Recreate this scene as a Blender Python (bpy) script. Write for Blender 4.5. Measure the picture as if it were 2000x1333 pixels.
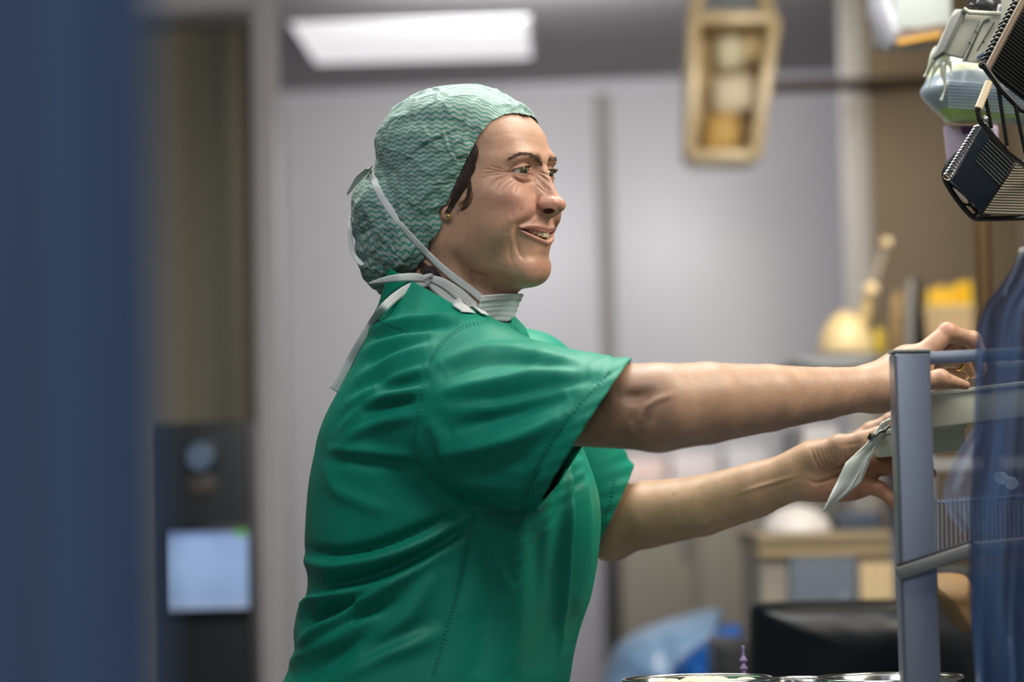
import bpy, bmesh, math, random
import numpy as np
from mathutils import Vector, Matrix
from mathutils.bvhtree import BVHTree

random.seed(7); rng = np.random.default_rng(7)
for o in list(bpy.data.objects): bpy.data.objects.remove(o)
S = bpy.context.scene; COL = S.collection

# ------------------------------------------------------------------ camera
FOC = 85.0; FPX = FOC / 36.0 * 2000.0
PITCH, ROLL = math.radians(3.5), math.radians(1.3)
CAM = np.array([0.0, -2.65, 1.192])
_f = np.array([0, math.cos(PITCH), math.sin(PITCH)])
_r0 = np.array([1.0, 0, 0]); _u0 = np.array([0, -math.sin(PITCH), math.cos(PITCH)])
CR = math.cos(ROLL) * _r0 - math.sin(ROLL) * _u0
CU = math.sin(ROLL) * _r0 + math.cos(ROLL) * _u0
CF = _f
cd = bpy.data.cameras.new('camera'); cam = bpy.data.objects.new('camera', cd); COL.objects.link(cam)
cd.sensor_width = 36.0; cd.lens = FOC; cd.clip_start = 0.05; cd.clip_end = 60
cam.matrix_world = Matrix(((CR[0], CU[0], -CF[0], CAM[0]), (CR[1], CU[1], -CF[1], CAM[1]),
                           (CR[2], CU[2], -CF[2], CAM[2]), (0, 0, 0, 1)))
cd.dof.use_dof = True; cd.dof.focus_distance = 2.62; cd.dof.aperture_fstop = 2.5
S.camera = cam

# ------------------------------------------------------------------ world, light, exposure
S.view_settings.view_transform = 'Standard'; S.view_settings.look = 'None'
S.view_settings.gamma = 1.0; S.view_settings.use_curve_mapping = False
S.view_settings.exposure = 0.0
W = bpy.data.worlds.new('world'); S.world = W; W.use_nodes = True
W.node_tree.nodes['Background'].inputs[0].default_value = (0.85, 0.87, 0.92, 1)
W.node_tree.nodes['Background'].inputs[1].default_value = 0.15

def area(name, loc, target, sx, sy, power, col):
    l = bpy.data.lights.new(name, 'AREA'); l.shape = 'RECTANGLE'; l.size = sx; l.size_y = sy
    l.energy = power; l.color = col
    o = bpy.data.objects.new(name, l); COL.objects.link(o); o.location = loc
    d = Vector(target) - Vector(loc)
    o.rotation_euler = d.to_track_quat('-Z', 'Y').to_euler()
    return o
# ceiling lamps outside the frame above her; the last three are added fills
area('lamp_front', (1.0, -.30, 2.50), (.45, .0, 1.3), .60, 1.2, 48, (1.0, .93, .82))
area('lamp_over', (.1, .45, 2.52), (.1, .3, 1.2), 1.2, .6, 38, (1.0, .98, .96))
area('lamp_aisle', (-.2, -.85, 2.54), (.05, -.2, 1.1), 1.2, .6, 22, (.94, .96, 1.0))
area('fill_behind', (.2, -3.6, 2.53), (-.2, -1.7, 1.2), 1.0, .5, 20, (.90, .94, 1.0))  # added unseen fill that lifts the curtain and her face
area('fill_right', (.85, 1.6, 2.53), (.72, 2.8, 1.6), .5, .5, 26, (1.0, .88, .68))  # added warm fill for the things at the back right
area('fill_far', (.05, 3.68, 2.53), (.05, 5.4, 1.0), .8, .4, 42, (1.0, .985, .985))  # added unseen wash that brightens the far wall


def ray(px, py):
    return CF + (px - 1000.0) / FPX * CR - (py - 666.5) / FPX * CU
def P(px, py, Y=0.0):
    """The point of the room that lies at depth Y and is seen at this pixel."""
    d = ray(px, py); t = (Y - CAM[1]) / d[1]
    return CAM + t * d
def V(px, py, Y=0.0): return Vector(P(px, py, Y))
def to_px(p):
    p = np.asarray(p, float); q = p - CAM
    z = q @ CF
    return 1000.0 + FPX * (q @ CR) / z, 666.5 - FPX * (q @ CU) / z

# ------------------------------------------------------------------ materials
def srgb(r, g, b):
    def c(v):
        v /= 255.0
        return v / 12.92 if v <= 0.04045 else ((v + 0.055) / 1.055) ** 2.4
    return (c(r), c(g), c(b), 1.0)
def lk(nt, a, b): nt.links.new(a, b)
def mat(name, col, rough=0.5, metal=0.0, noise=0.0, nscale=30.0, bump=0.0, bscale=80.0, spec=0.5, emit=None, estr=0.0,
        alpha=1.0, trans=0.0, sheen=0.0, coat=0.0, dark=None):
    m = bpy.data.materials.new(name); m.use_nodes = True
    nt = m.node_tree; b = nt.nodes['Principled BSDF']
    b.inputs['Base Color'].default_value = col; b.inputs['Roughness'].default_value = rough
    b.inputs['Metallic'].default_value = metal; b.inputs['Specular IOR Level'].default_value = spec
    b.inputs['Alpha'].default_value = alpha; b.inputs['Transmission Weight'].default_value = trans
    b.inputs['Sheen Weight'].default_value = sheen; b.inputs['Coat Weight'].default_value = coat
    if emit: b.inputs['Emission Color'].default_value = emit; b.inputs['Emission Strength'].default_value = estr
    if noise or bump:
        tc = nt.nodes.new('ShaderNodeTexCoord')
        if noise:
            n = nt.nodes.new('ShaderNodeTexNoise'); n.inputs['Scale'].default_value = nscale; n.inputs['Detail'].default_value = 5
            lk(nt, tc.outputs['Object'], n.inputs['Vector'])
            mx = nt.nodes.new('ShaderNodeMix'); mx.data_type = 'RGBA'
            dk = dark or tuple(c * (1 - noise) for c in col[:3]) + (1,)
            mx.inputs[6].default_value = dk; mx.inputs[7].default_value = tuple(min(1, c * (1 + noise * .6)) for c in col[:3]) + (1,)
            lk(nt, n.outputs['Fac'], mx.inputs[0]); lk(nt, mx.outputs[2], b.inputs['Base Color'])
        if bump:
            n = nt.nodes.new('ShaderNodeTexNoise'); n.inputs['Scale'].default_value = bscale; n.inputs['Detail'].default_value = 4
            lk(nt, tc.outputs['Object'], n.inputs['Vector'])
            bp = nt.nodes.new('ShaderNodeBump'); bp.inputs['Strength'].default_value = bump; bp.inputs['Distance'].default_value = 0.002
            lk(nt, n.outputs['Fac'], bp.inputs['Height']); lk(nt, bp.outputs[0], b.inputs['Normal'])
    return m

# ------------------------------------------------------------------ objects
def tag(o, label=None, cat=None, group=None, kind=None):
    if label: o['label'] = label
    if cat: o['category'] = cat
    if group: o['group'] = group
    if kind: o['kind'] = kind
    return o
def empty(name, loc, label, cat, group=None, rz=0.0):
    o = bpy.data.objects.new(name, None); COL.objects.link(o); o.location = loc; o.rotation_euler = (0, 0, rz)
    o.empty_display_size = 0.05
    return tag(o, label, cat, group)
def link(name, me, m=None, parent=None, smooth=True):
    o = bpy.data.objects.new(name, me); COL.objects.link(o)
    if m is not None: me.materials.append(m)
    if smooth:
        for p in me.polygons: p.use_smooth = True
    if parent is not None:
        o.parent = parent
        bpy.context.view_layer.update()
        o.matrix_parent_inverse = parent.matrix_world.inverted()
    return o
def mesh_np(name, v, q):
    """Fast mesh from vertex array and an (n,4) or (n,3) face array."""
    me = bpy.data.meshes.new(name); k = q.shape[1]
    me.vertices.add(len(v)); me.vertices.foreach_set('co', np.asarray(v, np.float32).ravel())
    me.loops.add(q.size); me.loops.foreach_set('vertex_index', q.astype(np.int32).ravel())
    me.polygons.add(len(q)); me.polygons.foreach_set('loop_start', np.arange(0, q.size, k, dtype=np.int32))
    me.polygons.foreach_set('use_smooth', np.ones(len(q), bool))
    me.update(calc_edges=True); me.validate()
    return me

class MB:
    """Collects shapes in one mesh, in world coordinates."""
    def __init__(s): s.bm = bmesh.new()
    def box(s, c, size, rot=None, bevel=0.0, seg=2):
        M = Matrix.Translation(Vector(c)) @ (rot.to_4x4() if rot is not None else Matrix.Identity(4)) @ Matrix.Diagonal((*size, 1))
        r = bmesh.ops.create_cube(s.bm, size=1.0, matrix=M)
        if bevel:
            es = list({e for v in r['verts'] for e in v.link_edges})
            bmesh.ops.bevel(s.bm, geom=es, offset=bevel, segments=seg, profile=0.6, affect='EDGES')
        return s
    def hexa(s, pts, bevel=0.0):
        """Eight corners: four of the bottom (or front) face then four of the top (or back) one."""
        vs = [s.bm.verts.new(Vector(p)) for p in pts]
        fs = [s.bm.faces.new([vs[i] for i in f]) for f in ((3, 2, 1, 0), (4, 5, 6, 7), (0, 1, 5, 4), (1, 2, 6, 5), (2, 3, 7, 6), (3, 0, 4, 7))]
        if bevel:
            es = list({e for f in fs for e in f.edges})
            bmesh.ops.bevel(s.bm, geom=es, offset=bevel, segments=2, profile=0.6, affect='EDGES')
        return s
    def tube(s, pts, r, n=10, cap=True, closed=False, flat=None):
        pts = [Vector(p) for p in pts]; m = len(pts)
        rs = r if hasattr(r, '__len__') else [r] * m
        rings = []; prevn = None
        for i, p in enumerate(pts):
            if closed: t = pts[(i + 1) % m] - pts[i - 1]
            else: t = pts[min(i + 1, m - 1)] - pts[max(i - 1, 0)]
            t.normalize()
            if prevn is None:
                a = Vector((0, 0, 1)) if abs(t.z) < .9 else Vector((1, 0, 0))
                nn = (a - t * a.dot(t)).normalized()
            else:
                nn = (prevn - t * prevn.dot(t)).normalized()
            prevn = nn; bb = t.cross(nn)
            f = flat if flat else 1.0
            rings.append([s.bm.verts.new(p + (nn * math.cos(2 * math.pi * k / n) + bb * f * math.sin(2 * math.pi * k / n)) * rs[i]) for k in range(n)])
        for i in range(m - (0 if closed else 1)):
            A, B = rings[i], rings[(i + 1) % m]
            for k in range(n):
                s.bm.faces.new((A[k], A[(k + 1) % n], B[(k + 1) % n], B[k]))
        if cap and not closed:
            s.bm.faces.new(rings[0][::-1]); s.bm.faces.new(rings[-1])
        return s
    def ball(s, c, r, u=16, v=10, scale=(1, 1, 1), rot=None):
        M = Matrix.Translation(Vector(c)) @ (rot.to_4x4() if rot is not None else Matrix.Identity(4)) @ Matrix.Diagonal((*scale, 1))
        bmesh.ops.create_uvsphere(s.bm, u_segments=u, v_segments=v, radius=r, matrix=M); return s
    def lathe(s, c, prof, n=32, axis=None):
        """prof: (radius, height) pairs, turned about the z axis (or axis) through c."""
        R = Vector((0, 0, 1)).rotation_difference(Vector(axis)).to_matrix() if axis is not None else Matrix.Identity(3)
        rings = []
        for r, h in prof:
            rings.append([s.bm.verts.new(Vector(c) + R @ Vector((r * math.cos(2 * math.pi * k / n), r * math.sin(2 * math.pi * k / n), h))) for k in range(n)])
        for A, B in zip(rings, rings[1:]):
            for k in range(n): s.bm.faces.new((A[k], A[(k + 1) % n], B[(k + 1) % n], B[k]))
        if prof[0][0] > 1e-6: s.bm.faces.new(rings[0][::-1])
        if prof[-1][0] > 1e-6: s.bm.faces.new(rings[-1])
        return s
    def grid(s, rows, thick=0.0):
        """A sheet through rows of points; with thick it becomes a slab."""
        nr, nc = len(rows), len(rows[0])
        vs = [[s.bm.verts.new(Vector(p)) for p in r] for r in rows]
        fs = [s.bm.faces.new((vs[i][j], vs[i][j + 1], vs[i + 1][j + 1], vs[i + 1][j])) for i in range(nr - 1) for j in range(nc - 1)]
        if thick: 
            bmesh.ops.recalc_face_normals(s.bm, faces=fs)
            bmesh.ops.solidify(s.bm, geom=fs, thickness=thick)
        return s
    def build(s, name, m=None, parent=None, smooth=True, angle=40):
        bmesh.ops.recalc_face_normals(s.bm, faces=s.bm.faces[:])
        me = bpy.data.meshes.new(name); s.bm.to_mesh(me); s.bm.free()
        o = link(name, me, m, parent, smooth)
        if smooth and angle: me.set_sharp_from_angle(angle=math.radians(angle))
        return o

def spline(pts, n=24):
    """Smooth (Catmull-Rom) line through points; returns n+1 points."""
    p = np.asarray(pts, float); m = len(p)
    out = []
    for t in np.linspace(0, m - 1, n + 1):
        i = min(int(t), m - 2); u = t - i
        a, b, c, d = p[max(i - 1, 0)], p[i], p[i + 1], p[min(i + 2, m - 1)]
        out.append(0.5 * ((2 * b) + (c - a) * u + (2 * a - 5 * b + 4 * c - d) * u * u + (3 * b - a - 3 * c + d) * u ** 3))
    return np.array(out)

# ------------------------------------------------------------------ implicit surfaces
def smin(a, b, k):
    h = np.abs(a - b); np.subtract(k, h, out=h); np.maximum(h, 0, out=h); h *= h; h *= .25 / k
    return np.minimum(a, b) - h
def smax(a, b, k): return -smin(-a, -b, k)
def ell(p, c, r):
    x = (p[..., 0] - c[0]) / r[0]; y = (p[..., 1] - c[1]) / r[1]; z = (p[..., 2] - c[2]) / r[2]
    x *= x; y *= y; z *= z
    k0 = np.sqrt(x + y + z); k1 = np.sqrt(x / r[0] ** 2 + y / r[1] ** 2 + z / r[2] ** 2) + 1e-9
    return k0 * (k0 - 1) / k1
def cone(p, a, b, ra, rb):
    """Round-ended tapered rod."""
    a = np.asarray(a, float); ba = np.asarray(b, float) - a
    x = p[..., 0] - a[0]; y = p[..., 1] - a[1]; z = p[..., 2] - a[2]
    h = (x * ba[0] + y * ba[1] + z * ba[2]) / (ba @ ba)
    np.maximum(h, 0, out=h); np.minimum(h, 1, out=h)
    x -= h * ba[0]; y -= h * ba[1]; z -= h * ba[2]
    x *= x; y *= y; z *= z; x += y; x += z
    np.sqrt(x, out=x); h *= (rb - ra); h += ra; x -= h
    return x
def chain(p, pts, rs, k=None):
    d = None
    for i in range(len(pts) - 1):
        e = cone(p, pts[i], pts[i + 1], rs[i], rs[i + 1])
        d = e if d is None else (smin(d, e, k) if k else np.minimum(d, e))
    return d
def pdist(x, y, pts):
    """Distance to a drawn line (2-D) and the fraction of it passed there."""
    pts = np.asarray(pts, float); best = np.full(x.shape, 1e9); bt = np.zeros(x.shape); n = len(pts) - 1
    for i in range(n):
        ax, ay = pts[i]; bx, by = pts[i + 1] - pts[i]
        h = np.clip(((x - ax) * bx + (y - ay) * by) / (bx * bx + by * by + 1e-9), 0, 1)
        d = np.hypot(x - ax - h * bx, y - ay - h * by)
        w = d < best; best = np.where(w, d, best); bt = np.where(w, (i + h) / n, bt)
    return best, bt
def inpoly(x, y, poly):
    """Signed distance to a closed outline, negative inside."""
    poly = np.asarray(poly, float); ins = np.zeros(x.shape, bool); n = len(poly)
    for i in range(n):
        x0, y0 = poly[i]; x1, y1 = poly[(i + 1) % n]
        c = ((y0 > y) != (y1 > y)) & (x < (x1 - x0) * (y - y0) / (y1 - y0 + 1e-12) + x0)
        ins ^= c
    d, _ = pdist(x, y, np.vstack([poly, poly[:1]]))
    return np.where(ins, -d, d)
def tab(u, xs, ys):
    """Smooth table lookup (monotone cubic through the knots)."""
    xs = np.asarray(xs, float); ys = np.asarray(ys, float)
    m = np.gradient(ys, xs)
    u = np.clip(u, xs[0], xs[-1]); i = np.clip(np.searchsorted(xs, u) - 1, 0, len(xs) - 2)
    h = xs[i + 1] - xs[i]; t = (u - xs[i]) / h
    return (ys[i] * (1 + 2 * t) * (1 - t) ** 2 + m[i] * h * t * (1 - t) ** 2 + ys[i + 1] * t * t * (3 - 2 * t) + m[i + 1] * h * t * t * (t - 1))

def nets(f, xs, ys, zs, B=16, slack=1.3, newton=2):
    """Surface nets over a sparse, unevenly spaced grid: vertices and quads of f = 0."""
    def padto(a):
        n = (-(len(a) - 1)) % B
        st = a[-1] - a[-2]
        return np.concatenate([a, a[-1] + st * np.arange(1, n + 1)])
    xs, ys, zs = padto(np.asarray(xs, float)), padto(np.asarray(ys, float)), padto(np.asarray(zs, float))
    nb = [(len(a) - 1) // B for a in (xs, ys, zs)]
    cx = [(a[:-1:B][:n] + a[B::B][:n]) / 2 for a, n in zip((xs, ys, zs), nb)]
    hx = [(a[B::B][:n] - a[:-1:B][:n]) / 2 for a, n in zip((xs, ys, zs), nb)]
    G = np.stack(np.meshgrid(*cx, indexing='ij'), -1).reshape(-1, 3)
    Hh = np.stack(np.meshgrid(*hx, indexing='ij'), -1).reshape(-1, 3)
    I = np.stack(np.meshgrid(*[np.arange(n) for n in nb], indexing='ij'), -1).reshape(-1, 3)
    act = np.abs(f(G)) < np.linalg.norm(Hh, axis=1) * slack + 0.004
    I = I[act]
    NX, NY, NZ = len(xs) + 1, len(ys) + 1, len(zs) + 1
    ids, pos, quads = [], [], []
    ar = np.arange(B + 1)
    for s in range(0, len(I), 64):
        blk = I[s:s + 64]; n = len(blk)
        ix = blk[:, 0, None] * B + ar; iy = blk[:, 1, None] * B + ar; iz = blk[:, 2, None] * B + ar
        p = np.empty((n, B + 1, B + 1, B + 1, 3))
        p[..., 0] = xs[ix][:, :, None, None]; p[..., 1] = ys[iy][:, None, :, None]; p[..., 2] = zs[iz][:, None, None, :]
        v = f(p.reshape(-1, 3)).reshape(n, B + 1, B + 1, B + 1)
        sg = v < 0
        c = sg[:, :-1, :-1, :-1].astype(np.int8)
        tot = sum(sg[:, a:B + a, b:B + b, e:B + e].astype(np.int8) for a in (0, 1) for b in (0, 1) for e in (0, 1))
        cells = np.argwhere((tot > 0) & (tot < 8))
        if len(cells):
            b_, i, j, k = cells.T
            acc = np.zeros((len(cells), 3)); cnt = np.zeros(len(cells))
            for ax in range(3):
                for o1 in (0, 1):
                    for o2 in (0, 1):
                        off0 = [0, 0, 0]; oth = [q for q in range(3) if q != ax]
                        off0[oth[0]] = o1; off0[oth[1]] = o2
                        off1 = list(off0); off1[ax] = 1
                        v0 = v[b_, i + off0[0], j + off0[1], k + off0[2]]; v1 = v[b_, i + off1[0], j + off1[1], k + off1[2]]
                        w = (v0 < 0) != (v1 < 0)
                        t = np.where(w, v0 / np.where(w, v0 - v1, 1), 0)[:, None]
                        q = p[b_, i + off0[0], j + off0[1], k + off0[2]] * (1 - t) + p[b_, i + off1[0], j + off1[1], k + off1[2]] * t
                        acc += q * w[:, None]; cnt += w
            ids.append(((ix[b_, i] + 1) * NY + iy[b_, j] + 1) * NZ + iz[b_, k] + 1); pos.append(acc / cnt[:, None])
        for ax in range(3):
            sl0 = [slice(0, B)] * 3; sl1 = [slice(0, B)] * 3; sl1[ax] = slice(1, B + 1)
            a = sg[(slice(None), *sl0)]; b2 = sg[(slice(None), *sl1)]
            e = np.argwhere(a != b2)
            if not len(e): continue
            b_, i, j, k = e.T
            g = [ix[b_, i] + 1, iy[b_, j] + 1, iz[b_, k] + 1]
            u, w = [(1, 2), (2, 0), (0, 1)][ax]
            qs = []
            for du, dw in ((0, 0), (1, 0), (1, 1), (0, 1)):
                h = list(g); h[u] = h[u] - du; h[w] = h[w] - dw
                qs.append((h[0] * NY + h[1]) * NZ + h[2])
            q = np.stack(qs, 1)
            fl = a[b_, i, j, k]
            q[~fl] = q[~fl][:, ::-1]
            quads.append(q)
    ids = np.concatenate(ids); pos = np.concatenate(pos); quads = np.concatenate(quads)
    o = np.argsort(ids); ids = ids[o]; pos = pos[o]
    ix = np.clip(np.searchsorted(ids, quads), 0, len(ids) - 1)
    ok = (ids[ix] == quads).all(1)
    q = ix[ok]
    for _ in range(newton):
        pos = relax(f, pos)
    return pos, q
def grad(f, p, e=0.0006):
    K = np.array([[1, -1, -1], [-1, -1, 1], [-1, 1, -1], [1, 1, 1]], float)
    g = sum(k * f(p + k * e)[:, None] for k in K)
    return g / (4 * e)
def relax(f, p, mx=0.0015):
    d = f(p); g = grad(f, p); g2 = (g * g).sum(1)
    st = g * (d / np.maximum(g2, 0.25))[:, None]
    ln = np.linalg.norm(st, axis=1)
    st *= np.minimum(1, mx / np.maximum(ln, 1e-9))[:, None]
    return p - st
def islands(v, q, keep=1):
    """Keep the largest connected piece(s)."""
    n = len(v); lab = np.arange(n)
    e = np.concatenate([q[:, [0, 1]], q[:, [1, 2]], q[:, [2, 3]]])
    while True:
        m = np.minimum(lab[e[:, 0]], lab[e[:, 1]]); l2 = lab.copy()
        np.minimum.at(l2, e[:, 0], m); np.minimum.at(l2, e[:, 1], m); l2 = l2[l2]
        if (l2 == lab).all(): break
        lab = l2
    u, c = np.unique(lab, return_counts=True)
    good = u[np.argsort(-c)[:keep]]; w = np.isin(lab, good)
    re = np.cumsum(w) - 1
    return v[w], re[q[w[q].all(1)]]
def steps(lo, hi, coarse, fine=()):
    """Grid planes from lo to hi: coarse spacing, finer inside the (a, b, step) ranges."""
    a = [lo]
    while a[-1] < hi:
        st = coarse
        for x0, x1, h in fine:
            if x0 <= a[-1] < x1: st = min(st, h)
        a.append(a[-1] + st)
    return np.array(a)
def vnoise(p, scale, seed=0):
    """Cheap smooth noise: a sum of turned sine waves, about -1..1."""
    r = np.random.default_rng(seed); out = 0
    for i in range(7):
        d = r.normal(size=3); d /= np.linalg.norm(d)
        out = out + np.sin(p @ d * scale * r.uniform(.7, 1.6) * 6.283 + r.uniform(0, 6.28) + 1.3 * np.sin(p @ r.normal(size=3) * scale * 3))
    return out / 4.0

# ------------------------------------------------------------------ the person's head (millimetres: F forward, R to her right, U up)
YAW = math.radians(27)
HS = 0.001
hF = math.cos(YAW) * CR - math.sin(YAW) * CF
hR = -math.sin(YAW) * CR - math.cos(YAW) * CF
hU = CU.copy()
HX, HY = 921.0, 344.0
HO = P(HX, HY, 0.0)
MMPX = 1000 * 2.65 / FPX
cY, sY = math.cos(YAW), math.sin(YAW)
def to_head(p):
    q = (p - HO) / HS
    return np.stack([q @ hF, q @ hR, q @ hU], -1)
def from_head(q):
    q = np.asarray(q, float)
    return HO + HS * (q[..., 0:1] * hF + q[..., 1:2] * hR + q[..., 2:3] * hU)
def face_xy(h):
    """Drawing plane of the face's side view; both halves of the face share it."""
    return HX + (h[..., 0] * cY - np.abs(h[..., 1]) * sY) / MMPX, HY - h[..., 2] / MMPX

U_T = [-124, -117, -108, -100, -91, -80, -70, -58, -46, -32, -20, -8, 4, 14, 24, 36, 48, 60, 72, 84, 96, 104]
F_T = [56, 69, 76.5, 80.5, 82, 84, 86.5, 89, 89.5, 88.5, 87, 86.5, 88, 90, 86.5, 83.5, 78, 68, 56, 40, 20, 8]
W_T = [24, 31, 40, 46, 51, 55.5, 59, 63.5, 66, 68.5, 69.5, 69.5, 69, 69, 69.5, 70.5, 71.5, 71, 68, 60, 45, 28]
B_T = [-40, -50, -58, -62, -66, -72, -76, -82, -88, -92, -95, -96, -97, -98, -98, -97, -95, -90, -82, -70, -48, -25]
N_T = [2.0, 2.0, 2.0, 2.05, 2.1, 2.15, 2.2, 2.25, 2.3, 2.3, 2.3, 2.3, 2.35, 2.4, 2.4, 2.4, 2.35, 2.3, 2.2, 2.1, 2, 2]
EYE = np.array([72.0, 31.0, 1.0])
# lines drawn over the side view
L_UPLIP = [(1019, 452.5), (1030, 449.5), (1046, 447.5), (1061, 448.5), (1073, 451.5), (1086, 457)]
L_LOLIP = [(1022, 460), (1033, 465), (1047, 471), (1060, 476), (1072, 480), (1088, 482)]
MOUTH = [(1013.5, 454), (1021, 453.4), (1030, 453.6), (1046, 455.2), (1062, 459), (1074, 464), (1082, 467.5), (1105, 469), (1105, 477), (1080, 476), (1068, 474), (1055, 469.5), (1040, 464), (1028, 459.5), (1020, 456.5)]
L_NASOL = [(1049, 412), (1045, 424), (1036, 434), (1023, 441), (1011, 447), (1007, 456), (1006, 468)]
L_MARIO = [(1008, 470), (1010, 490), (1016, 504), (1026, 514)]
L_MARI2 = [(996, 478), (996, 505), (1002, 522), (1010, 533)]
L_UNDER = [(1003, 357), (1012, 362), (1024, 365.5), (1035, 363), (1040, 359)]
L_LIDCR = [(994, 343), (1003, 336), (1014, 330), (1025, 326.5), (1035, 328), (1040, 333)]
L_JAW = [(872, 440), (884, 480), (905, 510), (940, 535), (985, 550), (1030, 556)]
CROW = [[(990, 346), (975, 344), (960, 341), (945, 340)], [(990, 349), (972, 351), (958, 353), (944, 357)], [(992, 352), (976, 358), (964, 364), (955, 372)],
        [(996, 355), (984, 362), (975, 370), (968, 381)], [(1002, 359), (992, 366), (984, 375), (979, 386)], [(985, 341), (972, 338), (960, 334)],
        [(1010, 364), (1000, 371), (992, 380)], [(1018, 368), (1010, 376), (1004, 385)], [(988, 354), (970, 362), (958, 371), (950, 380)], [(980, 346), (962, 347), (948, 349)]]
SCRUNCH = [[(1048, 354), (1056, 361), (1066, 370), (1074, 378)], [(1050, 361), (1058, 368), (1067, 377)], [(1052, 347), (1061, 352), (1070, 359), (1077, 367)],
           [(1048, 369), (1055, 374), (1063, 382)], [(1054, 342), (1064, 345), (1073, 349)]]
L_BROW = [(996, 310), (1008, 304.5), (1022, 300.5), (1034, 302), (1046, 308), (1056, 317), (1060, 323)]

def gauss(d, s): return np.exp(-(d / s) ** 2)

def lid_opening(h):
    """Signed distance-like value of the almond between the lids (negative inside), in mm."""
    s = np.abs(h[..., 1]) - EYE[1] - 0.3; u = h[..., 2] - EYE[2]
    t = np.clip(np.abs(s / 16.0), 0, 1)
    up = 4.3 * (1 - t ** 2.3) - 0.07 * s
    lo = -2.8 * (1 - t ** 2.2) - 0.07 * s
    return np.maximum(np.maximum(u - up, lo - u) * 0.92, np.abs(s) - 15.6)

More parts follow.
